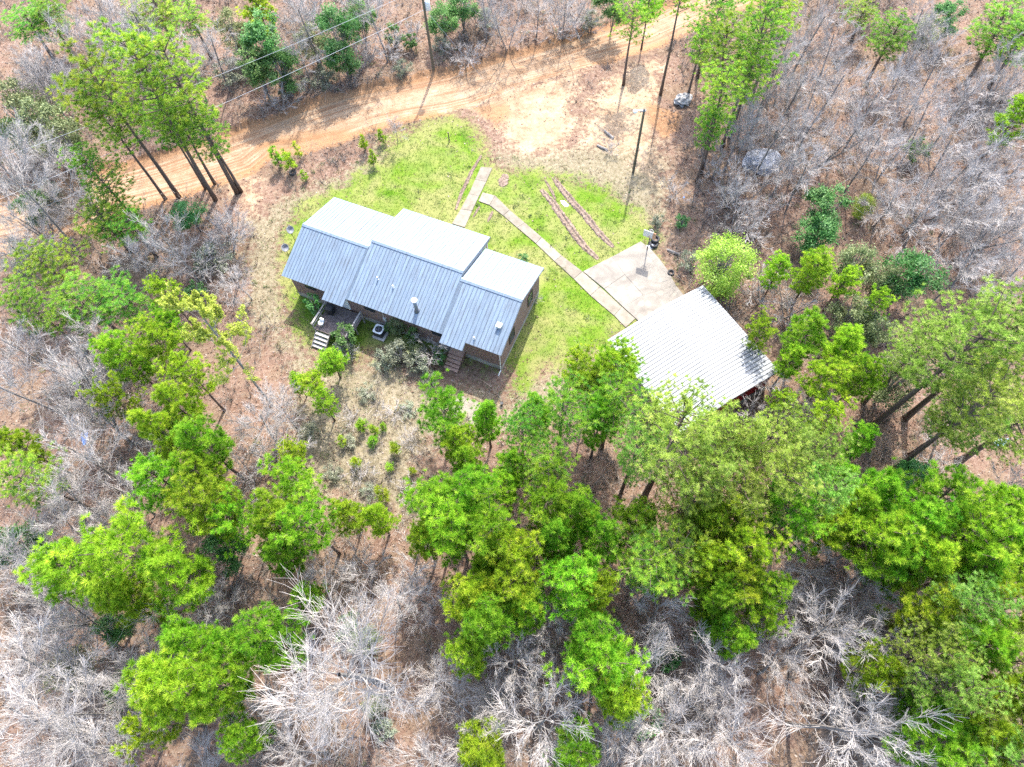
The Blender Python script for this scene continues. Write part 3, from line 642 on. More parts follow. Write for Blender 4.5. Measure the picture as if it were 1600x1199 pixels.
def wire(a, b, sag, name, lab, r_=0.013, mat='steel_cable'):
    a, b = np.array(a), np.array(b); pts = [a + (b - a) * t_ - np.array([0, 0, sag * 4 * t_ * (1 - t_)]) for t_ in np.linspace(0, 1, 25)]
    mb = MB(); mb.tube(pts, r_, 4); o_ = part(name, mb, mat, None); tag(o_, lab, 'wire', 'overhead wires'); return o_
ptop = np.array([pb[0], pb[1], 0])
w1 = at(340, 142, 8.3); w1 = ptop + (w1 - ptop) * np.array([2.2, 2.2, 0])
wire(ptop + [0, 0, 7.2], [w1[0], w1[1], 7.6], 0.5, 'overhead_wire', 'lower overhead wire running left from the transformer pole', 0.016)
w2 = at(340, 112, 9.0); w2 = ptop + (w2 - ptop) * np.array([2.2, 2.2, 0])
wire(ptop + [0.1, 0.3, 9.25], [w2[0], w2[1], 9.0], 0.6, 'overhead_wire', 'upper overhead wire running left from the transformer pole', 0.014)
wire(ptop + [0, 0, 7.0], [lb[0], lb[1], 7.3], 0.9, 'service_wire', 'thin dark wire sagging between the utility pole and yard light pole', 0.011, 'dark_cable')
wire(ptop + [0, 0, 7.3], ptop + [5.2, -1.6, 0], 0.0, 'guy_wire', 'thin guy wire slanting right from the utility pole to the ground', 0.011)

# ------------------------------------------------------------------ basketball goal, tyres, other small things
hb = at(1003.5, 421); hb = at(1011, 391)
hoop = thing('basketball_goal', 'old basketball goal with a pale backboard at the edge of the concrete slab', 'basketball goal', (hb[0], hb[1], 0), rad(-30))
mb = MB(); mb.tube([(0, 0, -0.05), (0, 0, 2.6), (0, 0, 2.95)], 0.055, 8); part('pole', mb, 'dark_metal', hoop)
for z_ in (2.45, 2.8):
    mb = MB(); mb.tube([(-0.18, -0.02, z_), (-0.24, -0.42, z_ + 0.1)], 0.02, 5); mb.tube([(0.18, -0.02, z_), (0.24, -0.42, z_ + 0.1)], 0.02, 5); mb.box((0, 0, z_), (0.42, 0.05, 0.05)); part('bracket', mb, 'dark_metal', hoop)
for k in range(4):
    mb = MB(); mb.box((-0.43 + k * 0.285, -0.46, 2.78), (0.27, 0.035, 0.82)); part('backboard_plank', mb, 'rust_orange' if k in (3,) else 'board_white', hoop)
mb = MB(); mb.tube([(0.22 * math.cos(2 * math.pi * k / 16), -0.74 + 0.22 * math.sin(2 * math.pi * k / 16), 2.52) for k in range(17)], 0.012, 5); mb.box((0, -0.5, 2.52), (0.12, 0.06, 0.10)); part('rim', mb, 'rust_orange', hoop)
def tyre(loc, lab, tilt=(0, 0, 0), s=1.0):
    t = link('old_tyre', None, None, loc); t.rotation_euler = tilt; t.scale = (s,) * 3; tag(t, lab, 'tyre', 'old tyres')
    mb = MB(); mb.lathe([(0.20, 0.02), (0.27, 0.0), (0.34, 0.03), (0.36, 0.10), (0.34, 0.18), (0.27, 0.21), (0.20, 0.19), (0.185, 0.16), (0.26, 0.12), (0.26, 0.08), (0.185, 0.05), (0.20, 0.02)], sides=20, cap=False); part('tread', mb, 'rubber', t, True)
    mb = MB(); mb.lathe([(0.02, 0.035), (0.24, 0.045)], sides=14, cap=False); part('fill', mb, 'mud', t)
for q, lab, z_, s_, ti in [((1023, 377), 'black tyre lying on top of another beside the concrete slab', 0.2, 1.15, (0.06, 0.05, 0)), ((1021, 383), 'lower black tyre lying on the ground beside the concrete slab', 0.0, 1.2, (0, 0, 0.4)),
                           ((458, 271), 'pale worn tyre lying among saplings beside the dirt road', 0.0, 1.05, (0.1, 0, 0)), ((1048, 427), 'dark tyre half hidden in brush right of the concrete slab', 0.0, 0.9, (0.1, 0.1, 0))]:
    g_ = at(*q); tyre((g_[0], g_[1], z_), lab, ti, s_)
def blob(name, q, size, mat, lab, cat, seed, rz=0.0, z=0.0, rough=0.35, group=None):
    r_ = np.random.default_rng(seed); mb = MB(); vs, fs = [], []; R_n, S_n = 7, 12
    off = r_.uniform(1 - rough, 1 + rough, (R_n + 1, S_n))
    for i in range(R_n + 1):
        ph = (math.pi / 2) * i / R_n
        for k in range(S_n):
            w = 2 * math.pi * k / S_n; o_ = off[i][k] if i < R_n else 1.0
            vs.append((size[0] * math.cos(ph) * math.cos(w) * o_, size[1] * math.cos(ph) * math.sin(w) * o_, size[2] * math.sin(ph) * (0.75 + 0.25 * o_) - 0.05))
    fs = [(i * S_n + k, i * S_n + (k + 1) % S_n, (i + 1) * S_n + (k + 1) % S_n, (i + 1) * S_n + k) for i in range(R_n) for k in range(S_n)]
    mb.add(vs, fs); g_ = at(*q); o_ = part(name, mb, mat, None, loc=(g_[0], g_[1], z), rz=rz); tag(o_, lab, cat, group); return o_
blob('boulder', (1067, 158), (0.95, 0.75, 0.75), 'stone', 'big pale grey boulder at the foot of the pines right of the clearing', 'boulder', 3, 0.4)
blob('tarp_heap', (1190, 255), (2.0, 1.5, 0.9), 'tarp', 'dark grey tarp covered heap among the bare trees right of the clearing', 'tarp heap', 5, 0.2, 0, 0.2)
blob('blue_tarp', (132, 684), (0.25, 0.6, 0.2), 'blue_plastic', 'crumpled bright blue tarp under bare trees at the left', 'tarp', 8, 0.3)
blob('plastic_sheet', (1565, 691), (0.7, 0.3, 0.15), 'cyan_plastic', 'crumpled pale blue plastic sheet under the pines at right edge', 'plastic sheet', 9, 0.2)
blob('blue_bucket_lid', (1068, 309), (0.16, 0.16, 0.12), 'blue_plastic', 'small round blue plastic lid on the leaf litter right of the lawn', 'lid', 11, 0, 0, 0.05)
blob('plastic_bag', (1017, 385), (0.35, 0.22, 0.2), 'white_paint', 'white plastic bag lying beside the tyres', 'bag', 12)
blob('paper_scrap', (882, 318), (0.45, 0.2, 0.05), 'white_paint', 'torn white paper on the grass between the two muddy ruts', 'paper', 13, -0.9, 0.03)
for q, rz, lab, s_ in [((951, 211), 2.2, 'pale broken log in the leaf litter, nearer to the road', 0.7), ((941, 232), 2.5, 'pale broken log in the leaf litter, nearer to the lawn', 0.6), ((1052, 395), 2.6, 'thin pale branch lying in brush right of the slab', 0.6)]:
    g_ = at(*q); mb = MB(); mb.tube([(-s_, 0, 0.10), (0, 0.04, 0.13), (s_, -0.02, 0.09)], [0.10, 0.12, 0.08], 7); o_ = part('fallen_log', mb, 'bark_bare', None, loc=(g_[0], g_[1], 0), rz=rz); tag(o_, lab, 'log', 'fallen logs')
g_ = at(702, 220); mb = MB(); mb.box((0, 0, 0.5), (0.10, 0.10, 1.1)); mb.box((0, 0, 1.07), (0.14, 0.14, 0.05)); tag(part('wooden_post', mb, 'pole_wood', None, loc=(g_[0], g_[1], 0)), 'short dark wooden post standing in the grass near the road', 'post')
g_ = at(784, 632); mb = MB(); mb.lathe([(0.10, 0), (0.14, 0.26), (0.15, 0.27), (0.12, 0.26)], sides=10); tag(part('flower_pot', mb, 'black_plastic', None, loc=(g_[0], g_[1], 0)), 'small black pot standing on the sandy grass behind the house', 'pot')
# small patio slab, partly under the pines
pt = link('patio_slab', None); pt['kind'] = 'structure'
slabs([[(716, 617), (757, 632), (740, 665), (700, 648)]], 'concrete_slab', pt, 0.06, 0.01)
# muddy ruts on the lawn
def rut(line, w_, lab, name='wheel_rut', cat='wheel rut', hgt=0.13, seed=1, group='muddy wheel ruts'):
    r_ = np.random.default_rng(seed); P_ = np.array([at(*q)[:2] for q in line]); seg = []
    for i in range(len(P_) - 1):
        k_ = max(2, int(np.linalg.norm(P_[i + 1] - P_[i]) / 0.16))
        seg += [P_[i] + (P_[i + 1] - P_[i]) * t_ for t_ in np.linspace(0, 1, k_, endpoint=False)]
    seg = np.array(seg + [P_[-1]]); n_ = len(seg); cen = seg.mean(0); mb = MB(); vs = []
    offs = np.array([-1, -0.72, -0.45, -0.15, 0.15, 0.45, 0.72, 1.0]); hs = np.array([-0.02, 0.8, 1.0, 0.12, 0.05, 0.9, 0.7, -0.02])
    for i in range(n_):
        t_ = seg[min(i + 1, n_ - 1)] - seg[max(0, i - 1)]; t_ /= np.linalg.norm(t_); nn = np.array([-t_[1], t_[0]])
        e = math.sin(math.pi * min(1, max(0.02, i / (n_ - 1)))) ** 0.4
        for o_, h_ in zip(offs, hs):
            q = seg[i] + nn * o_ * w_ * r_.uniform(0.8, 1.2) * (0.35 + 0.65 * e)
            vs.append((q[0] - cen[0], q[1] - cen[1], max(0.005, hgt * h_ * e * r_.uniform(0.35, 1.3)) if h_ > 0 else -0.03))
    m_ = len(offs); mb.add(vs, [(i * m_ + k, i * m_ + k + 1, (i + 1) * m_ + k + 1, (i + 1) * m_ + k)[::-1] for i in range(n_ - 1) for k in range(m_ - 1)])
    tag(part(name, mb, 'mud', None, loc=(cen[0], cen[1], 0.0)), lab, cat, group)
c6 = lambda pts: zm(pts, 820, 260, 7.5)
rut(c6([(190, 275), (330, 430), (440, 590), (580, 790), (700, 940), (860, 1090)]), 0.42, 'long muddy wheel rut across the lawn, nearer to the walkway', seed=2)
rut(c6([(330, 130), (440, 270), (560, 420), (720, 590), (860, 770), (1040, 950)]), 0.40, 'long muddy wheel rut across the lawn, nearer to the yard light', seed=3)
rut(c6([(240, 165), (320, 300), (360, 390)]), 0.16, 'short muddy rut between the tops of the two long ruts', seed=4, hgt=0.07)
rut([(752, 243), (737, 268), (722, 300), (712, 328)], 0.20, 'row of mud and broken edging along the left of the walkway', seed=5, hgt=0.10)
rut([(790, 272), (784, 292)], 0.45, 'short muddy patch right of the walkway end', seed=6, hgt=0.08)
rut([(750, 322), (739, 340)], 0.13, 'small muddy streak by the walkway, nearer the house', seed=7, hgt=0.06)
rut([(770, 330), (762, 347)], 0.16, 'small muddy streak below the bend of the walkway', seed=8, hgt=0.06)
# ------------------------------------------------------------------ trees: prototypes
def tufts_mesh(pos, dirs, size, tint, blades, name, mat, rng, spread=0.85, wid=0.125, up=0.15):
    """needle tufts: each a burst of slim blades round its shoot"""
    n_ = len(pos)
    d_ = unit(dirs[:, None, :] * 0.75 + unit(rng.normal(size=(n_, blades, 3))) * spread + np.array([0, 0, up]))
    ln = size[:, None] * rng.uniform(0.7, 1.15, (n_, blades))
    pr = unit(np.cross(d_, rng.normal(size=(n_, blades, 3))))
    base = pos[:, None, :] + d_ * (ln * 0.12)[..., None]; tip = base + d_ * ln[..., None]
    w = (ln * wid)[..., None] * 0.5
    V = np.stack([base + pr * w, tip, base - pr * w], 2).reshape(-1, 3, 3)
    tt = np.clip(np.repeat(tint, blades) + rng.normal(0, 0.10, n_ * blades), 0, 1)
    return trimesh(name, V, tt, mat)

def make_pine(seed, H, R, cb, ntuft, size, mat, blades=16, trunk_r=0.16, shape='cone', lean=0.0, whorl=0.5):
    """H height, R crown radius, cb = height fraction where the crown starts"""
    rng = np.random.default_rng(seed)
    tm = MB(); k_ = 9; zz = np.linspace(0, H * 0.98, k_)
    wob = np.cumsum(rng.normal(0, 0.05, (k_, 2)), 0) * (zz / H)[:, None]; wob[:, 0] += lean * (zz / H) ** 2
    spine = np.column_stack([wob, zz]); spine[0, 2] = -0.15
    tm.tube(spine, np.interp(zz / H, [0, 0.05, 1], [trunk_r * 1.25, trunk_r, 0.03]), 8)
    pos, dirs, tnt, sz = [], [], [], []
    z = cb * H; ang = rng.uniform(0, 6.28)
    def spt(z): return np.array([np.interp(z, zz, spine[:, 0]), np.interp(z, zz, spine[:, 1]), z])
    br = []
    while z < H * 0.97:
        f = (z - cb * H) / (H - cb * H)
        if shape == 'cone': prof = (1 - f) ** 0.75 * (0.55 + 0.45 * min(1, f * 4))
        elif shape == 'round': prof = math.sqrt(max(0, 1 - (2 * f - 0.85) ** 2 / 1.4))
        else: prof = math.sqrt(max(0.02, 1 - f ** 2.2)) * (0.45 + 0.55 * min(1, f * 2.2))
        nb = rng.integers(3, 6)
        for b in range(nb):
            ang += 2.4 + rng.uniform(-0.4, 0.4)
            L = R * prof * rng.uniform(0.5, 1.28) * (1 + 0.18 * math.sin(ang * 1.0 + seed) + 0.12 * math.sin(2 * ang + seed * 1.7))
            if L < 0.15: continue
            el = rng.uniform(0.05, 0.45) + 0.55 * f
            p0 = spt(z + rng.uniform(-0.2, 0.2) * whorl); d0 = np.array([math.cos(ang) * math.cos(el), math.sin(ang) * math.cos(el), math.sin(el)])
            p1 = p0 + d0 * L * 0.55 + rng.normal(0, 0.06, 3); p2 = p0 + d0 * L + np.array([0, 0, 0.10 * L]) + rng.normal(0, 0.08, 3)
            br.append((p0, p1, p2, L, d0))
            tm.tube([p0, p1, p2], [0.025 + 0.012 * L, 0.02 + 0.005 * L, 0.012], 4, False)
        z += whorl * rng.uniform(0.7, 1.3)
    tot = sum(b[3] for b in br)
    for p0, p1, p2, L, d0 in br:
        k = max(2, int(round(ntuft * L / tot)))
        clump = rng.uniform(-0.16, 0.16)
        for _ in range(k):
            t_ = rng.uniform(0.10, 1.08) ** 0.55
            c_ = p0 + (p1 - p0) * (t_ / 0.55) if t_ < 0.55 else p1 + (p2 - p1) * ((t_ - 0.55) / 0.45)
            side = np.cross(d0, (0, 0, 1.0)); side /= np.linalg.norm(side) + 1e-9
            so = rng.normal(0, 0.24) * (0.35 + L * 0.6)
            q = c_ + side * so + np.array([0, 0, abs(rng.normal(0, 0.16)) + 0.05])
            if rng.random() < 0.35: tm.tube([c_, q], [0.012, 0.008], 3, False)
            pos.append(q); dirs.append(unit(d0 * 0.6 + side * np.sign(so) * 0.35 + np.array([0, 0, 0.8]))); sz.append(size * rng.uniform(0.75, 1.25))
            tnt.append(0.57 + clump + rng.normal(0, 0.22))
    for _ in range(max(3, ntuft // 40)):
        q = spt(H * rng.uniform(0.92, 0.99)) + rng.normal(0, 0.08, 3); pos.append(q); dirs.append(np.array([0, 0, 1.0])); sz.append(size); tnt.append(0.7)
    crown = tufts_mesh(np.array(pos), np.array(dirs), np.array(sz), np.clip(np.array(tnt), 0, 1), blades, 'crown', mat, rng)
    return dict(H=H, R=R, trunk=tm.mesh('trunk', 'bark_pine', True), crown=crown, mid=(cb + 1) / 2 + 0.04)

def make_bare(seed, H, R, fork=0.35, limbs=12, sub=6, tw=5, tr=0.16, spread=1.0, stems=1, lean=0.0, tip_leaf=0, leafmat_=None, fine=1.0, wob=1.0, leafsize=0.2, thick=1.0):
    rng = np.random.default_rng(seed); bm_ = MB(); tips = []
    lim, twg = MB(), MB()
    def grow(p, d, L, r, level, out):
        k_ = 4 if level < 2 else 3 if level < 3 else 2
        if wob > 1.5 and level < 3: k_ += 3
        pts = [p]; dd = d.copy()
        for i in range(k_):
            dd = unit(dd + rng.normal(0, (0.05, 0.11 * wob, 0.13 * wob, 0.13)[level], 3) + np.array([0, 0, 0.07])); pts.append(pts[-1] + dd * L / k_)
        rr = np.linspace(r, max(r * (0.45, 0.22, 0.3, 0.45)[level], 0.007), k_ + 1)
        out.tube(pts, rr, 6 if level == 0 else 4 if level == 1 else 3, False, tint=min(1, 0.45 + 0.2 * level + rng.uniform(-0.1, 0.15)))
        return np.array(pts), dd
    def along(pts, t_):
        x = t_ * (len(pts) - 1); i = min(int(x), len(pts) - 2); return pts[i] + (pts[i + 1] - pts[i]) * (x - i), unit(pts[i + 1] - pts[i])
    for s_ in range(stems):
        a0 = rng.uniform(0, 6.28); tl = 0.0 if stems == 1 else 0.45
        d0 = unit(np.array([math.cos(a0) * tl + lean, math.sin(a0) * tl, 1.0]))
        main, _ = grow(np.array([0.05 * s_, 0.03 * s_, -0.15]), d0, H * 0.92, tr, 0, bm_)
        ang = rng.uniform(0, 6.28)
        for i in range(limbs):
            f = fork + (1 - fork) * (i + 0.5) / limbs
            p, dm = along(main, min(f, 0.99)); ang += 2.4 + rng.uniform(-0.5, 0.5)
            el = rng.uniform(0.15, 0.65) + 0.4 * (f - fork)
            out = np.array([math.cos(ang) * math.cos(el), math.sin(ang) * math.cos(el), math.sin(el)])
            L = R * (1.15 - 0.55 * (f - fork) / (1 - fork)) * rng.uniform(0.7, 1.15) / max(0.55, math.cos(el)) * spread
            l1, _ = grow(p, out, L, tr * (0.27 - 0.13 * f) * thick, 1, lim)
            for j in range(sub):
                t_ = rng.uniform(0.22, 1.0); p2, dl = along(l1, t_)
                d2 = unit(dl * 1.0 + rng.normal(0, 0.42, 3) + np.array([0, 0, 0.15])); L2 = L * rng.uniform(0.2, 0.5)
                l2, _ = grow(p2, d2, L2, 0.018 * fine, 2, lim)
                for k in range(tw):
                    t3 = rng.uniform(0.15, 1.0); p3, d3 = along(l2, t3)
                    l3, d4 = grow(p3, unit(d3 * 1.0 + rng.normal(0, 0.42, 3)), L2 * rng.uniform(0.35, 0.75), 0.0105 * fine, 3, twg); tips.append(l3[-1]); tips.append(l3[1])
    for q in (lim, twg):
        bm_.v += q.v; bm_.t += q.t; bm_.f += [tuple(i + bm_.n for i in f) for f in q.f]; bm_.n += q.n
    res = dict(H=H, R=R, mid=0.72)
    # trunk and limbs are one mesh (the branches carry the crown)
    res['trunk'] = bm_.mesh('trunk', 'bark_bare')
    if tip_leaf:
        tp = np.array(tips); zc_ = tp[:, 2]; w_ = np.clip((zc_ - zc_.min()) / (np.ptp(zc_) + 1e-6), 0.05, 1) ** 0.7; sel = rng.choice(len(tp), tip_leaf, p=w_ / w_.sum())
        pos = tp[sel] + rng.normal(0, 0.07, (tip_leaf, 3))
        res['crown'] = leaf_mesh(pos, leafsize, rng, leafmat_)
    return res

def leaf_mesh(pos, size, rng, mat, name='crown', tint=None, up=0.7):
    n_ = len(pos); nrm = unit(rng.normal(size=(n_, 3)) * 0.8 + np.array([0, 0, up])); a = unit(np.cross(nrm, rng.normal(size=(n_, 3)))); b = np.cross(nrm, a)
    s_ = size * rng.uniform(0.6, 1.3, (n_, 1))
    V = np.stack([pos - a * s_ * 0.6, pos + b * s_ * 0.35, pos + a * s_ * 0.6, pos - b * s_ * 0.35], 1)
    if tint is None: tint = rng.beta(2, 2, n_)
    return trimesh(name, V, np.clip(tint, 0, 1), mat)

def make_leafy(seed, H, R, nclump, nleaf, size, mat, bark='bark_grey', low=0.25, stems=3):
    """broadleaf evergreen or shrub: clumps of leaves on several stems, gaps between"""
    rng = np.random.default_rng(seed); tm = MB(); pos, tint = [], []
    for s_ in range(stems):
        a = rng.uniform(0, 6.28); tm.tube([(0, 0, -0.1), (0.12 * math.cos(a) * R, 0.12 * math.sin(a) * R, H * 0.4), (0.3 * math.cos(a) * R, 0.3 * math.sin(a) * R, H * 0.85)], [0.03 + 0.012 * H, 0.03 + 0.006 * H, 0.015], 6)
    for c_ in range(nclump):
        u_ = unit(rng.normal(size=3)); rr = rng.uniform(0.25, 1.0) ** 0.5
        zc_ = low * H + (H * (1 - low)) * (0.5 + 0.47 * u_[2] * rr)
        c0 = np.array([u_[0] * R * rr, u_[1] * R * rr, zc_]) * np.array([rng.uniform(0.8, 1.1), rng.uniform(0.8, 1.1), 1])
        tm.tube([(c0[0] * 0.15, c0[1] * 0.15, max(0.1, zc_ - 0.3 * H)), c0], [0.022, 0.010], 4, False)
        k = int(nleaf / nclump * rng.uniform(0.5, 1.5)); cr = R * rng.uniform(0.13, 0.27); tb = rng.uniform(0.25, 0.75)
        pos.append(c0 + rng.normal(size=(k, 3)) * cr * np.array([0.6, 0.6, 0.42])); tint.append(np.clip(tb + rng.normal(0, 0.18, k), 0, 1))
    return dict(H=H, R=R, mid=(1 + low) / 2 + 0.1, trunk=tm.mesh('trunk', bark, True), crown=leaf_mesh(np.concatenate(pos), size, rng, mat, tint=np.concatenate(tint)))

PROTO = {
 'P': [make_pine(101 + i, 18, 2.6, cb, nt_ * 12 // 10, 0.28, 'needles_tall', 36, 0.19, 'round', ln, 0.55) for i, (cb, nt_, ln) in enumerate([(0.58, 420, 0.3), (0.52, 480, -0.4), (0.60, 360, 0.2), (0.48, 520, 0.5), (0.55, 440, -0.2)])],
 'Y': [make_pine(201 + i, 10, 2.2, cb, nt_ * 15 // 10, 0.25, 'needles_bright', 40, 0.12, sh, 0.1, 0.6) for i, (cb, nt_, sh) in enumerate([(0.40, 460, 'dome'), (0.35, 520, 'dome'), (0.42, 420, 'cone'), (0.38, 560, 'dome'), (0.45, 400, 'round'), (0.33, 500, 'cone')])],
 'M': [make_pine(301 + i, 17, 4.0, cb, nt_, 0.26, 'needles_pale', 30, 0.26, 'dome', ln, 0.6) for i, (cb, nt_, ln) in enumerate([(0.52, 1050, 0.4), (0.48, 1200, -0.5), (0.55, 950, 0.2), (0.50, 1100, 0.0)])],
 'S': [make_pine(401 + i, 2.2, 0.65, 0.12, nt_, 0.28, 'needles_bright', 24, 0.035, 'cone', 0.05, 0.35) for i, nt_ in enumerate([46, 60, 38])],
 'D': [make_bare(501 + i, 11, 3.2, fk, lb_ + 3, 11, 9, tr_ * 0.9, 1.0, sm, ln, fine=0.85, wob=1.25) for i, (fk, lb_, tr_, sm, ln) in enumerate([(0.35, 15, 0.15, 1, 0.05), (0.28, 17, 0.17, 1, -0.08), (0.45, 14, 0.13, 1, 0.1), (0.25, 9, 0.12, 2, 0), (0.3, 16, 0.14, 1, 0), (0.22, 7, 0.10, 3, 0), (0.5, 15, 0.16, 1, -0.05)])],
 'O': [make_bare(603, 15, 6.4, 0.34, 17, 16, 13, 0.36, 1.0, 1, 0.0, fine=1.1, wob=2.1, thick=1.25)],
 'L': [make_bare(701, 12, 2.6, 0.40, 16, 6, 5, 0.14, 0.85, 1, 0.03, 22000, 'leaf_lime', leafsize=0.12), make_leafy(702, 6.5, 2.8, 110, 9500, 0.16, 'leaf_lime', 'bark_bare', 0.05, 6)],
 'E': [make_leafy(801 + i, 7, 2.5, nc, 5600, 0.20, 'leaf_dark') for i, nc in enumerate([34, 42, 28])],
 'B': [make_leafy(811 + i, 6, 2.1, nc, 5200, 0.16, 'leaf_olive') for i, nc in enumerate([50, 40, 60])],
 'G': [make_leafy(821 + i, 2.6, 1.5, nc, 2600, 0.13, 'leaf_grey', low=0.08, stems=5) for i, nc in enumerate([26, 34])],
 'W': [make_leafy(831 + i, 2.2, 0.9, nc, 1300, 0.15, 'leaf_dark', low=0.08, stems=3) for i, nc in enumerate([16, 22])],
 'T': [make_bare(841 + i, 3.2, 1.3, 0.05, 7, 6, 5, 0.045, 1.0, 3, 0, fine=0.85) for i in range(3)],
}
KIND = {'P': ('pine_tree', 'tall slim pine', 'tree'), 'Y': ('pine_tree', 'bushy bright pine', 'tree'), 'M': ('pine_tree', 'broad pale pine', 'tree'), 'S': ('pine_sapling', 'small pine sapling', 'sapling'),
        'D': ('bare_tree', 'bare grey tree', 'tree'), 'O': ('bare_tree', 'huge spreading white-limbed bare tree', 'tree'), 'L': ('budding_tree', 'lime green budding tree', 'tree'),
        'E': ('evergreen_tree', 'dark leafy evergreen', 'tree'), 'B': ('evergreen_tree', 'pale olive evergreen', 'tree'), 'G': ('shrub', 'grey-green shrub', 'shrub'), 'W': ('shrub', 'dark green shrub', 'shrub'), 'T': ('bare_shrub', 'bare twiggy shrub', 'shrub')}
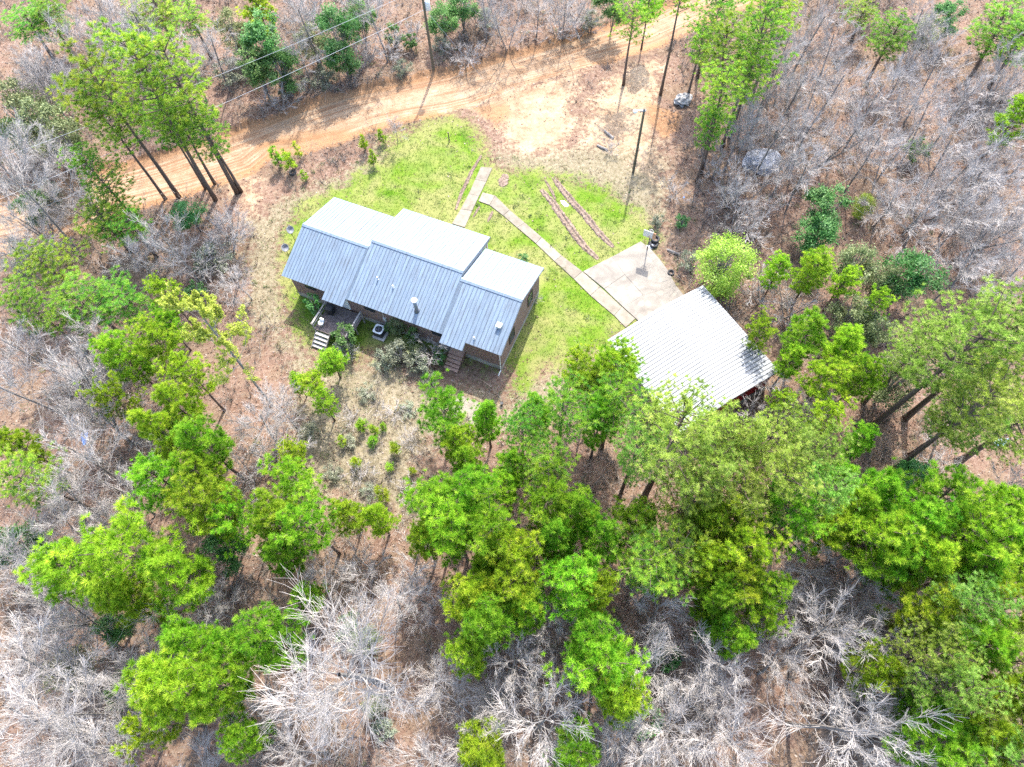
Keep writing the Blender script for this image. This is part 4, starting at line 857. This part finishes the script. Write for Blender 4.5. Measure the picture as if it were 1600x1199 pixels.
# ------------------------------------------------------------------ the wood: (kind, crown centre on the photograph, crown radius m, height m or foot of the trunk)
FOREST = [
 ('left of the road bend', [('P', 150, 140, 2.6, (280, 309)), ('P', 208, 128, 2.4, (337, 313)), ('P', 275, 108, 2.6, (371, 302)), ('P', 352, 185, 2.0, (377, 300)), ('P', 158, 190, 1.9, (259, 312)), ('P', 245, 190, 1.9, (336, 288)), ('P', 305, 165, 1.8, (322, 296)), ('P', 145, 280, 1.8, (225, 360))]),
 ('left of the house, near the road', [('P', 152, 345, 2.4, (205, 395)), ('P', 205, 350, 2.0, (245, 402)), ('P', 78, 415, 2.1, (140, 470)), ('P', 165, 435, 2.5, (192, 525)), ('P', 212, 455, 2.0, (250, 520)), ('P', 48, 490, 2.0, (138, 552)), ('Y', 262, 462, 1.3, 7), ('D', 265, 372, 2.3, (318, 447)), ('D', 110, 520, 2.2, 7), ('D', 220, 400, 2.0, 6), ('D', 340, 360, 1.8, 5), ('D', 375, 440, 1.5, 4), ('D', 10, 275, 3.2, (123, 393)), ('E', 292, 330, 1.5, 4), ('W', 305, 455, 1.0, 2.2), ('G', 330, 405, 1.8, 2.6), ('T', 335, 385, 1.8, 3.2), ('T', 352, 455, 1.5, 2.5), ('T', 300, 405, 1.8, 3), ('T', 345, 345, 1.4, 3)]),
 ('left of the deck, below the lime tree', [('Y', 195, 560, 1.8, 9), ('Y', 250, 540, 1.8, 9), ('Y', 300, 590, 1.6, 8), ('Y', 262, 508, 1.2, 6), ('Y', 178, 622, 1.4, 8), ('Y', 275, 632, 1.9, 10)]),
 ('left of the deck', [('L', 350, 520, 2.3, (425, 632), 0)]),
 ('left of the meadow, in the middle', [('Y', 252, 675, 1.8, 11), ('Y', 315, 692, 2.1, 11), ('Y', 255, 748, 1.9, 11), ('Y', 318, 742, 1.6, 10), ('Y', 318, 798, 2.1, 11), ('Y', 372, 812, 1.5, 9), ('E', 345, 865, 1.5, 6), ('D', 400, 655, 2.3, 7), ('D', 440, 640, 1.8, 6), ('T', 415, 700, 1.8, 3.5), ('G', 478, 672, 0.9, 2.4), ('T', 380, 735, 1.6, 3), ('T', 445, 705, 1.5, 3)]),
 ('above the bottom left corner', [('Y', 128, 888, 2.3, 12), ('Y', 198, 858, 2.6, 13), ('Y', 272, 892, 2.3, 12), ('Y', 192, 935, 2.0, 11), ('D', 60, 945, 2.6, 9), ('D', 30, 880, 2.4, 8), ('D', 105, 995, 2.4, 9), ('D', 40, 1010, 2.4, 9), ('D', 225, 1010, 2.3, 8), ('E', 170, 985, 1.2, 4), ('B', 100, 1045, 1.5, 5)]),
 ('in the bottom left corner', [('D', 70, 1080, 3.2, 11), ('D', 135, 1112, 3.0, 11), ('D', 25, 1150, 2.8, 10), ('D', 170, 1160, 2.6, 10), ('D', 95, 1175, 2.8, 10), ('E', 195, 1075, 1.3, 5), ('T', 15, 1060, 1.8, 3)]),
 ('left of the giant bare tree', [('Y', 297, 1000, 1.9, 12), ('Y', 420, 1005, 2.0, 12), ('Y', 282, 1078, 2.4, 13), ('Y', 345, 1075, 2.0, 13), ('Y', 245, 1135, 1.4, 9), ('Y', 392, 1150, 1.3, 9), ('D', 318, 950, 1.8, 7), ('D', 200, 1050, 1.8, 8), ('D', 300, 1180, 2.0, 8), ('Y', 365, 1010, 1.4, 10)]),
 ('at the left edge, middle', [('D', 40, 540, 2.6, 10), ('D', 95, 575, 2.4, 9), ('D', 30, 600, 2.6, 10), ('D', 105, 622, 2.6, 10), ('D', 145, 650, 2.2, 8), ('Y', 28, 695, 1.5, 9), ('P', 42, 745, 1.8, 11), ('E', 20, 850, 1.8, 6)]),
 ('below the blue tarp', [('D', 130, 720, 2.9, 10), ('D', 95, 785, 2.6, 8), ('D', 190, 775, 2.2, 7), ('D', 60, 830, 2.6, 9), ('D', 175, 820, 2.0, 7), ('T', 225, 690, 1.5, 3), ('T', 200, 650, 1.5, 3)]),
 ('in the top left corner', [('P', 30, 45, 2.6, (88, 98)), ('P', 78, 25, 2.2, (117, 90)), ('P', 240, 5, 2.6, (275, 75)), ('P', 305, 25, 2.2, (330, 90)), ('B', 20, 165, 2.6, 8), ('B', 65, 190, 2.4, 8), ('B', 95, 215, 2.0, 7), ('E', 20, 205, 1.5, 5), ('D', 180, 55, 2.8, 9), ('D', 225, 75, 2.8, 9), ('D', 130, 40, 2.5, 9), ('D', 325, 70, 2.4, 8), ('D', 62, 105, 2.2, 7), ('D', 205, 20, 2.4, 8), ('D', 290, 95, 2.2, 7), ('G', 150, 100, 1.8, 3), ('G', 355, 110, 1.8, 3), ('T', 170, 10, 2.0, 4), ('G', 215, 40, 1.8, 3)]),
 ('near the left end of the road', [('D', 25, 245, 2.8, 9), ('D', 70, 245, 2.4, 8), ('D', 105, 255, 2.4, 8), ('D', 25, 320, 2.4, 8), ('E', 45, 320, 1.6, 5), ('T', 60, 365, 1.8, 3), ('T', 90, 100, 1.8, 3), ('D', 60, 130, 2.4, 8), ('D', 30, 120, 2.4, 8), ('G', 60, 300, 1.8, 2.6), ('G', 20, 395, 1.8, 2.6), ('D', 20, 400, 2.2, 7), ('D', 115, 300, 2.0, 6)]),
 ('above the road, left of utility pole', [('E', 415, 50, 2.4, 9), ('E', 395, 92, 2.2, 7), ('E', 438, 100, 2.0, 6), ('Y', 400, 5, 2.0, 9), ('E', 528, 45, 2.2, 8), ('E', 535, 85, 1.8, 5), ('E', 560, 20, 1.6, 6), ('D', 480, 30, 2.6, 9), ('D', 470, 85, 2.0, 6), ('G', 382, 75, 1.4, 3), ('B', 485, 60, 1.8, 5), ('B', 360, 40, 1.8, 6), ('G', 455, 130, 1.6, 2.4), ('G', 500, 118, 1.5, 2.2), ('T', 430, 150, 1.6, 2.6), ('T', 480, 10, 1.8, 4)]),
 ('beside the utility pole', [('D', 590, 25, 2.2, 8), ('D', 563, 0, 2.4, (574, 55)), ('W', 614, 52, 1.0, 2.6), ('W', 640, 62, 0.8, 2.2), ('E', 690, 25, 1.8, 5), ('E', 720, 5, 1.8, 5), ('G', 690, 68, 1.0, 2.2), ('G', 630, 105, 1.0, 2), ('T', 600, 70, 1.6, 3), ('T', 565, 85, 1.6, 3), ('T', 640, 40, 1.6, 3), ('T', 725, 80, 1.6, 2.6)]),
 ('on the bank above the road', [('D', 790, 5, 2.2, 8), ('D', 835, 15, 2.0, (838, 60)), ('T', 870, 30, 1.8, 3), ('T', 905, 35, 1.6, 2.6), ('G', 925, 30, 1.2, 2.5), ('G', 760, 25, 1.3, 2.5), ('D', 880, -5, 2.2, 7), ('D', 755, -10, 2.2, 8), ('E', 960, -5, 2.0, 6), ('Y', 1015, -5, 1.6, 8)]),
 ('between road and light pole', [('P', 985, 30, 1.8, (974, 133), 2), ('P', 1072, -45, 1.8, (1032, 148), 2)]),
 ('right of the sandy clearing', [('P', 1098, 68, 1.6, (1075, 150)), ('P', 1135, 80, 2.4, (1107, 190)), ('P', 1180, 45, 2.2, (1140, 215)), ('P', 1222, 25, 2.2, (1175, 150)), ('P', 1132, 150, 2.0, (1095, 270)), ('P', 1105, 195, 1.3, (1088, 285)), ('P', 1165, 110, 1.9, (1128, 230)), ('P', 1115, 20, 2.0, (1090, 120))]),
 ('along the top edge, right of the pines', [('D', 1235, 60, 2.6, 10), ('D', 1270, 35, 2.6, 10), ('D', 1205, 120, 2.6, 9), ('D', 1245, 130, 2.6, 9), ('D', 1300, 85, 2.4, 9), ('D', 1440, 40, 2.4, 8), ('E', 1490, 20, 1.8, 5)]),
 ('in the top right corner', [('P', 1385, 45, 2.2, (1355, 128)), ('P', 1355, 20, 1.8, (1330, 64)), ('P', 1550, 40, 2.8, (1510, 130)), ('P', 1590, 60, 2.4, (1545, 135)), ('Y', 1580, 190, 1.9, 9), ('D', 1460, 112, 2.6, (1412, 194)), ('D', 1500, 165, 2.6, 8), ('D', 1545, 130, 2.4, 8), ('D', 1450, 60, 2.0, 8), ('D', 1590, 125, 2.4, 8), ('B', 1450, 45, 1.4, 5)]),
 ('right of the tarp covered heap', [('D', 1290, 140, 2.6, 9), ('D', 1310, 190, 2.6, 8), ('D', 1355, 165, 2.6, 8), ('D', 1400, 140, 2.4, 8), ('D', 1265, 205, 2.4, 7), ('D', 1360, 230, 2.6, 8), ('D', 1410, 220, 2.4, 8), ('D', 1255, 275, 2.4, 7)]),
 ('around the tarp covered heap', [('D', 1180, 165, 2.4, 8), ('D', 1205, 210, 2.2, 7), ('D', 1175, 280, 1.9, 6), ('D', 1225, 262, 1.8, 6), ('D', 1150, 215, 1.8, 6), ('T', 1150, 300, 1.8, 3), ('T', 1120, 255, 1.4, 2.6)]),
 ('at the right edge, upper half', [('D', 1530, 225, 2.8, 8), ('D', 1480, 245, 2.6, 8), ('D', 1580, 265, 2.6, 8), ('D', 1530, 295, 2.8, 9), ('D', 1585, 335, 2.6, 8), ('D', 1560, 330, 2.8, (1500, 395)), ('D', 1590, 430, 2.4, 8), ('D', 1545, 390, 2.6, 8)]),
 ('between carport and right frame edge', [('D', 1450, 190, 2.4, 8), ('D', 1405, 295, 2.4, 7), ('D', 1460, 300, 2.6, 8), ('D', 1500, 350, 2.6, 8), ('D', 1445, 350, 2.4, 7), ('D', 1500, 425, 2.4, 7), ('E', 1300, 318, 2.2, 6.5), ('E', 1280, 358, 1.8, 5), ('W', 1435, 232, 1.2, 3), ('L', 1350, 318, 1.0, 3, 1), ('E', 1432, 425, 2.2, 7)]),
 ('above the carport on the right', [('L', 1133, 408, 2.5, 6.5, 1), ('Y', 1270, 425, 1.7, 7), ('Y', 1318, 440, 1.2, 6), ('Y', 1368, 478, 1.0, 6), ('Y', 1215, 425, 1.2, 6), ('B', 1340, 412, 1.8, 6), ('B', 1388, 442, 1.4, 6), ('B', 1335, 487, 1.6, 5.5), ('B', 1370, 510, 1.5, 5), ('T', 1240, 470, 1.8, 3.5), ('T', 1200, 455, 1.8, 3), ('T', 1190, 355, 1.8, 3), ('T', 1150, 345, 1.6, 3), ('G', 1075, 405, 1.0, 1.8), ('G', 1030, 345, 0.7, 1.2), ('W', 1065, 345, 0.7, 1.2)]),
 ('right beside the carport', [('Y', 1190, 518, 1.2, 6), ('Y', 1265, 515, 2.0, 8), ('Y', 1322, 538, 1.9, 8), ('Y', 1238, 560, 1.3, 7), ('Y', 1290, 590, 1.7, 8), ('Y', 1345, 592, 1.6, 8), ('D', 1245, 625, 1.8, 5), ('Y', 1222, 625, 1.0, 5), ('B', 1412, 585, 2.2, 7), ('T', 1190, 655, 1.4, 3)]),
 ('at the right edge, middle', [('M', 1500, 545, 3.6, 17), ('M', 1570, 525, 3.3, 17), ('M', 1570, 610, 3.6, (1497, 722)), ('M', 1475, 612, 3.2, (1420, 714)), ('M', 1535, 635, 2.8, 16), ('D', 1590, 775, 2.2, 7), ('E', 1430, 745, 1.4, 4), ('T', 1470, 715, 1.6, 3), ('M', 1440, 540, 2.4, 12)]),
 ('below the carport, right side', [('M', 1205, 690, 2.5, 13), ('M', 1262, 715, 2.4, 13), ('M', 1215, 755, 2.4, 13), ('M', 1280, 775, 2.2, 12), ('Y', 1225, 815, 2.0, 11), ('Y', 1345, 690, 1.2, 7), ('Y', 1285, 650, 1.3, 8)]),
 ('between carport and right corner', [('Y', 1375, 768, 2.0, 10), ('Y', 1335, 800, 2.0, 10), ('Y', 1310, 745, 1.6, 9), ('Y', 1368, 840, 2.1, 11), ('Y', 1420, 820, 2.1, 11), ('Y', 1300, 830, 1.6, 9), ('D', 1245, 890, 2.0, 7)]),
 ('at the right edge, lower half', [('Y', 1465, 788, 2.1, 11), ('Y', 1555, 795, 2.0, 11), ('Y', 1500, 840, 2.2, 12), ('Y', 1560, 850, 2.2, 12), ('Y', 1440, 875, 2.2, 12), ('Y', 1520, 890, 2.2, 12), ('Y', 1590, 895, 2.2, 12), ('Y', 1390, 880, 1.8, 10)]),
 ('in the bottom right, upper rows', [('Y', 1440, 965, 1.9, 11), ('M', 1500, 950, 2.2, 13), ('Y', 1565, 960, 2.1, 12), ('M', 1450, 1020, 1.9, 12), ('Y', 1515, 1020, 2.0, 12), ('M', 1590, 1030, 2.2, 13), ('Y', 1350, 1045, 1.4, 8), ('Y', 1385, 1050, 1.3, 8)]),
 ('in the bottom right corner', [('M', 1490, 1080, 2.0, 13), ('Y', 1560, 1090, 2.1, 13), ('M', 1600, 1140, 2.2, 13), ('Y', 1535, 1155, 2.1, 12), ('Y', 1455, 1160, 2.0, 11), ('Y', 1440, 1110, 1.5, 9), ('M', 1580, 1190, 2.4, 13)]),
 ('along the bottom edge, right of centre', [('D', 1300, 1130, 3.1, 11), ('D', 1400, 1100, 2.4, 8), ('D', 1220, 1045, 2.0, 7), ('D', 1290, 1000, 2.6, 9), ('D', 1355, 970, 2.3, 8), ('D', 1360, 920, 1.8, 7), ('D', 1480, 905, 1.8, 8), ('D', 1420, 1175, 2.2, 8)]),
 ('below the right part of the pinewood', [('Y', 1195, 918, 1.5, 9), ('Y', 1188, 975, 1.2, 8), ('Y', 1112, 938, 1.6, 10), ('Y', 1160, 910, 1.7, 10), ('Y', 1148, 1000, 1.5, 9), ('Y', 1120, 975, 1.2, 9)]),
 ('below centre, above the bottom edge', [('D', 1030, 965, 2.3, 8), ('D', 1065, 1010, 2.4, 9), ('D', 1020, 1055, 2.6, 9), ('D', 1110, 1090, 2.8, 9), ('D', 1060, 1130, 2.4, 9), ('D', 1130, 1045, 2.0, 8), ('D', 990, 1170, 2.2, 8), ('W', 1045, 1030, 1.0, 3)]),
 ('near the bottom edge, centre', [('Y', 825, 950, 1.7, 10), ('Y', 890, 905, 2.0, 11), ('Y', 930, 925, 1.5, 10), ('Y', 918, 1000, 1.8, 11), ('Y', 945, 1050, 2.1, 11), ('Y', 968, 1095, 1.7, 10), ('Y', 905, 1172, 1.6, 9), ('D', 860, 965, 2.0, 7)]),
 ('along the bottom edge, centre', [('D', 835, 1140, 2.9, 10, 4), ('D', 795, 1042, 2.0, 8, 4), ('D', 722, 1112, 2.2, 8), ('D', 875, 1060, 1.6, 6), ('D', 965, 1190, 2.0, 8), ('Y', 750, 1178, 1.8, 9), ('D', 660, 1185, 2.2, 8), ('W', 1010, 1130, 1.2, 3)]),
 ('at the bottom, left of centre', [('O', 556, 1060, 4.7, 15)]),
 ('above the giant bare tree', [('D', 530, 895, 1.5, 6), ('D', 605, 930, 1.9, 7), ('D', 660, 930, 1.8, 7), ('Y', 478, 930, 1.2, 7), ('T', 640, 880, 1.5, 3), ('T', 570, 880, 1.5, 3)]),
 ('around the foot of the giant bare tree', [('D', 440, 1110, 2.0, 7), ('D', 480, 1180, 2.0, 7), ('B', 585, 1100, 0.9, 2.2), ('G', 600, 1140, 0.9, 1.6), ('W', 545, 980, 1.0, 2.2), ('B', 570, 1000, 1.1, 3)]),
 ('right of the giant bare tree', [('Y', 742, 930, 2.0, 11), ('Y', 795, 915, 1.9, 11), ('Y', 765, 975, 1.9, 11), ('Y', 738, 1022, 1.4, 9), ('D', 700, 1060, 1.8, 7), ('D', 770, 1085, 1.6, 6)]),
 ('below the meadow, left', [('Y', 460, 758, 1.8, 8), ('Y', 430, 820, 1.9, 10), ('Y', 485, 825, 1.8, 10), ('Y', 540, 800, 1.5, 7), ('Y', 588, 808, 1.3, 7), ('Y', 440, 868, 1.6, 9), ('Y', 460, 710, 1.1, 5)]),
 ('between the deck and the meadow', [('Y', 518, 565, 1.3, 4), ('Y', 492, 598, 1.1, 4.5), ('Y', 505, 630, 1.1, 4.5), ('Y', 465, 600, 0.8, 3.5)]),
 ('in the meadow, upper part', [('S', 565, 665, 0.6, 1.6), ('S', 583, 672, 0.5, 1.3), ('S', 618, 700, 0.6, 1.9), ('S', 555, 720, 0.5, 1.6), ('S', 580, 690, 0.5, 1.2), ('S', 598, 668, 0.35, 1.0), ('T', 545, 650, 0.9, 1.3), ('T', 610, 640, 1.0, 1.2), ('G', 575, 612, 0.9, 0.9), ('G', 635, 640, 0.8, 0.8), ('T', 640, 690, 0.9, 1.4), ('G', 545, 690, 0.7, 1.0)]),
 ('in the meadow, lower part', [('S', 598, 772, 0.7, 2.2), ('S', 608, 730, 0.45, 1.2), ('S', 535, 690, 0.5, 1.3), ('S', 645, 735, 0.4, 1.0), ('T', 560, 745, 1.0, 1.3), ('T', 630, 760, 0.9, 1.2), ('G', 575, 770, 0.8, 0.8), ('G', 520, 735, 0.8, 1.0)]),
 ('between the house and the road', [('S', 430, 245, 0.7, 2.6), ('S', 452, 250, 0.8, 2.8), ('S', 567, 222, 0.5, 2.0), ('S', 580, 246, 0.5, 2.0), ('S', 597, 213, 0.5, 1.7), ('S', 465, 235, 0.5, 2.2), ('D', 620, 195, 1.0, (622, 225), 2), ('S', 475, 275, 0.5, 1.2)]),
 ('behind the house, below its back wall', [('Y', 688, 650, 2.1, 8), ('Y', 712, 690, 1.6, 8), ('Y', 760, 655, 1.5, 8), ('Y', 728, 722, 1.5, 8)]),
 ('left of the pinewood middle', [('Y', 690, 790, 2.0, 11), ('Y', 745, 778, 1.9, 11), ('Y', 712, 830, 2.0, 12), ('Y', 760, 835, 1.9, 12), ('Y', 662, 845, 1.4, 9), ('Y', 800, 860, 1.8, 11), ('Y', 760, 882, 1.5, 10)]),
 ('below the house, right end', [('P', 880, 630, 1.9, (872, 712)), ('Y', 838, 645, 1.6, 8), ('P', 815, 670, 1.5, 10), ('Y', 800, 725, 1.5, 9), ('P', 850, 720, 1.7, 11), ('Y', 790, 765, 1.4, 9)]),
 ('over the carport, left corner', [('Y', 962, 584, 2.0, 11), ('Y', 918, 605, 1.8, 9), ('Y', 905, 575, 1.2, 8), ('Y', 935, 660, 1.7, 10), ('P', 960, 618, 1.9, 12)]),
 ('over the carport, bottom corner', [('M', 1052, 682, 3.3, 17, 1), ('M', 1128, 690, 2.1, 13), ('M', 995, 705, 2.1, 13), ('M', 1110, 730, 2.8, 13), ('M', 1155, 700, 2.0, 12)]),
 ('in the middle of the pinewood', [('Y', 848, 790, 1.9, 11), ('Y', 905, 800, 1.8, 11), ('Y', 870, 840, 1.9, 11), ('Y', 940, 835, 1.8, 11), ('Y', 1000, 820, 1.7, 9), ('P', 1010, 870, 2.0, 11), ('P', 1055, 860, 2.0, 11), ('P', 1030, 905, 1.5, 10)]),
 ('on the right of the pinewood', [('Y', 1095, 820, 1.8, 10), ('Y', 1140, 830, 1.9, 11), ('Y', 1165, 870, 1.8, 11), ('Y', 1105, 880, 1.6, 10), ('M', 1150, 775, 2.2, 12), ('M', 1080, 780, 2.0, 12), ('D', 968, 870, 1.3, 6)]),
 ('beside the deck stairs', [('W', 540, 522, 1.05, 3.2), ('G', 534, 540, 0.9, 2.0), ('W', 490, 472, 0.75, 3.4), ('T', 545, 545, 0.8, 1.6)]),
 ('behind the house back wall', [('G', 625, 552, 1.35, 2.6), ('G', 594, 560, 1.0, 1.7), ('G', 655, 566, 1.0, 2.0), ('W', 645, 520, 0.6, 2.6), ('B', 622, 505, 0.9, 2.8), ('B', 648, 548, 0.7, 1.9), ('T', 672, 540, 1.2, 2.8), ('W', 686, 560, 0.6, 1.9), ('G', 668, 590, 0.8, 1.1), ('W', 608, 512, 0.5, 1.4)]),
 ('by the front corner of house', [('T', 838, 462, 0.6, 1.2), ('W', 818, 404, 0.6, 0.9)]),
 ('below the log pieces', [('T', 955, 225, 0.8, 1.3), ('T', 1055, 290, 1.2, 2)]),
]

ORD = ['leftmost', 'second from left', 'third from left', 'fourth from left', 'fifth from left', 'sixth from left', 'seventh from left', 'eighth from left']
cnt = {}; ZN = {}
def solve_h(b, c_, mid):
    best = (1e9, 10)
    for h_ in np.arange(3, 26, 0.25):
        e = np.linalg.norm(proj((b[0], b[1], h_ * mid)) - c_)
        if e < best[0]: best = (e, h_)
    return best[1]
placed = []
for zone_, entries in FOREST:
    for e in entries:
        k = e[0]; i = cnt.get(k, 0); cnt[k] = i + 1
        pr = PROTO[k][(i * 7 // 3 + i) % len(PROTO[k])] if len(e) < 6 or e[5] is None else PROTO[k][e[5]]
        c_ = np.array(e[1:3], float); r_ = e[3]; hb_ = e[4]
        if isinstance(hb_, tuple): b_ = at(*hb_); h_ = solve_h(b_, c_, pr['mid'])
        else: h_ = hb_ * 1.0; q = at(c_[0], c_[1], h_ * pr['mid']); b_ = (q[0], q[1], 0)
        placed.append((zone_, k, c_, b_, h_, r_, pr))
by = {}
for t_ in placed: by.setdefault((t_[0], t_[1]), []).append(t_)
rngT = np.random.default_rng(99)
TREEPTS = []
for (zone_, k), lst in by.items():
    lst.sort(key=lambda t_: t_[2][0]); nm, desc, cat = KIND[k]
    for i, (_, _, c_, b_, h_, r_, pr) in enumerate(lst):
        if len(lst) == 1: lab = f'{desc} {zone_}'
        elif len(lst) == 2: lab = f'{("left", "right")[i]} one of two {desc}s {zone_}'
        else: lab = f'{"rightmost" if i == len(lst) - 1 else ORD[i]} of {len(lst)} {desc}s {zone_}'
        t = thing(nm, lab, cat, (b_[0], b_[1], 0), rngT.uniform(0, 6.28), desc + 's around the house')
        s_ = r_ / pr['R'] * (1.13 if k in 'YMP' else 1.0); t.scale = (s_, s_, h_ / pr['H'])
        link('trunk', pr['trunk'], t)
        if 'crown' in pr: link('crown', pr['crown'], t)
        TREEPTS.append((b_[0], b_[1]))

# ------------------------------------------------------------------ ground cover (stuff): grass, straw, leaves, brush
rngS = np.random.default_rng(5)
def scatter(n_, want):
    """random points of the visible ground, kept with probability want(zone weights)"""
    out = []
    P_ = np.column_stack([rngS.uniform(-74, 74, n_), rngS.uniform(-12, 86, n_)])
    keep = (np.abs(P_[:, 0]) < 42 + 0.42 * (P_[:, 1] + 12)); P_ = P_[keep]
    z_, a_ = zones(P_); z_[:, 0] = np.maximum(z_[:, 0], a_)
    w = want(z_, P_)
    # nothing grows through the house, the slabs or the carport
    for pl in (HOUSEP, CARP, PADP, WALKP, WALKQ): w = np.where(pip(P_, pl), 0, w)
    return P_[rngS.random(len(P_)) < w]
HOUSEP = np.array([hw(a, b)[:2] for a, b in ((0.3, 0.35), (20.1, 0.35), (20.1, 10.2), (0.3, 10.2))])
CARP = np.array([(CO[0] + a * math.cos(CR) - b * math.sin(CR), CO[1] + a * math.sin(CR) + b * math.cos(CR)) for a, b in ((0, 0.3), (CW, 0.3), (CW, -CD), (0, -CD))])
PADP = poly([(911, 425), (1001, 378), (1018, 391), (1044, 424), (1058, 449), (1075, 470), (998, 503)])
WALKP = poly([(752, 260), (770, 264), (726, 356), (706, 350)]); WALKQ = poly(zm([(297, 326), (375, 345), (790, 720), (1250, 1115), (1190, 1170), (745, 755), (340, 405), (270, 380)], 680, 220, 4))
def gh(P_): return height(P_)
def blades(P_, per, hgt, wid, mat, name, lean=0.6, tint=None):
    n_ = len(P_); b = np.repeat(np.column_stack([P_, gh(P_)]), per, 0) + np.column_stack([rngS.normal(0, 0.07, (n_ * per, 2)), np.zeros(n_ * per)])
    d_ = unit(np.column_stack([rngS.normal(0, lean, (n_ * per, 2)), np.ones(n_ * per)])) * (hgt * rngS.uniform(0.5, 1.4, n_ * per))[:, None]
    s_ = unit(np.column_stack([rngS.normal(size=(n_ * per, 2)), np.zeros(n_ * per)])) * wid
    V = np.stack([b - s_, b + s_, b + d_], 1)
    tt = rngS.beta(2, 2, n_) if tint is None else tint
    me = trimesh(name, V, np.clip(np.repeat(tt, per) + rngS.normal(0, 0.1, n_ * per), 0, 1), mat); o_ = link(name, me); o_['kind'] = 'stuff'; return o_
gp = scatter(420000, lambda z_, P_: z_[:, 1] * np.clip(0.9 - z_[:, 0], 0, 1) * 0.9)
patch = np.clip(0.42 + 0.35 * np.sin(gp[:, 0] * 0.7 + 2 * np.sin(gp[:, 1] * 0.4)) * np.sin(gp[:, 1] * 0.8 + 1) + rngS.normal(0, 0.2, len(gp)), 0, 1)
blades(gp, 4, 0.10, 0.022, 'grass_blades', 'lawn_grass', 0.7, patch)
sp = scatter(160000, lambda z_, P_: (z_[:, 2] * 0.55 + 0.02) * np.clip(1 - z_[:, 0] * 1.5, 0, 1) * np.clip(1 - z_[:, 1] * 0.8, 0, 1))
blades(sp, 5, 0.22, 0.020, 'straw', 'dry_grass', 1.1)
lv = scatter(200000, lambda z_, P_: np.clip(1 - z_[:, 0] * 1.3 - z_[:, 1] * 0.95 - z_[:, 2] * 0.7, 0.015, 1) * 0.62)
o = link('leaf_litter', leaf_mesh(np.column_stack([lv, gh(lv) + rngS.uniform(0.01, 0.07, len(lv))]), 0.17, rngS, 'fallen_leaves', 'leaf_litter', np.clip(rngS.beta(1.6, 1.6, len(lv)), 0, 1), 1.4)); o['kind'] = 'stuff'
# brush: thin leafless understorey, a thicket nobody could count
bp = scatter(44000, lambda z_, P_: np.clip(1 - z_[:, 0] * 2.2 - z_[:, 1] * 2 - z_[:, 2] * 0.72, 0, 1) * np.clip(0.55 + 0.5 * np.sin(P_[:, 0] * 0.31 + 1.7 * np.sin(P_[:, 1] * 0.21)), 0.22, 1) * 0.6)
def brush_mesh(P_, per):
    n_ = len(P_); root = np.repeat(np.column_stack([P_, gh(P_)]), per, 0); N_ = n_ * per
    hh = np.repeat(0.7 + 2.6 * rngS.random(n_) ** 2, per) * rngS.uniform(0.5, 1.1, N_)
    d_ = unit(np.column_stack([rngS.normal(0, 0.75, (N_, 2)), np.full(N_, 1.0)]))
    p1 = root + d_ * (hh * 0.55)[:, None]; d2 = unit(d_ + rngS.normal(0, 0.45, (N_, 3))); p2 = p1 + d2 * (hh * 0.5)[:, None]
    d3 = unit(d_ + rngS.normal(0, 0.7, (N_, 3))); p3 = p1 + d3 * (hh * 0.42)[:, None]
    V, T = [], []; tb = np.repeat(rngS.beta(1.5, 1.5, n_), per)
    ax = unit(p1 - root); e1 = unit(np.cross(ax, rngS.normal(size=(N_, 3)))); e2 = np.cross(ax, e1)
    ring = [(e1 * math.cos(w) + e2 * math.sin(w)) for w in (0, 2.094, 4.189)]
    for i in range(3):
        j = (i + 1) % 3; V.append(np.stack([root + ring[i] * 0.015, root + ring[j] * 0.015, p1 + ring[i] * 0.009], 1)); T.append(tb)
    for q in (p2, p3):
        for i in range(3):
            j = (i + 1) % 3; V.append(np.stack([p1 + ring[i] * 0.011, p1 + ring[j] * 0.011, q], 1)); T.append(tb)
    return trimesh('underbrush', np.concatenate(V), np.concatenate(T), 'brush')
o = link('underbrush', brush_mesh(bp, 11)); o['kind'] = 'stuff'
# scattered low green growth in the meadow and along the wood's edge
wp_ = scatter(9000, lambda z_, P_: np.clip(z_[:, 2] * 0.25 + 0.36 * (0.5 + 0.5 * np.sin(P_[:, 0] * 0.23 + 2 * np.sin(P_[:, 1] * 0.17))) - z_[:, 0], 0, 1))
n_ = len(wp_); per = 30; c0 = np.repeat(np.column_stack([wp_, gh(wp_) + 0.12]), per, 0) + rngS.normal(0, 1, (n_ * per, 3)) * np.repeat(rngS.uniform(0.10, 0.32, n_), per)[:, None] * np.array([1, 1, 0.5])
o = link('weeds', leaf_mesh(c0, 0.10, rngS, 'leaf_weed', 'weeds', np.repeat(rngS.beta(1.3, 1.8, n_), per))); o['kind'] = 'stuff'

0 and print('TRIS', sum(sum(len(p.vertices) - 2 for p in me.polygons) for me in bpy.data.meshes), {o.name: len(o.data.polygons) for o in bpy.data.objects if o.get('kind') == 'stuff' and o.parent is None}, {k: [len(p['trunk'].polygons) + (len(p['crown'].polygons) if 'crown' in p else 0) for p in v] for k, v in PROTO.items()})
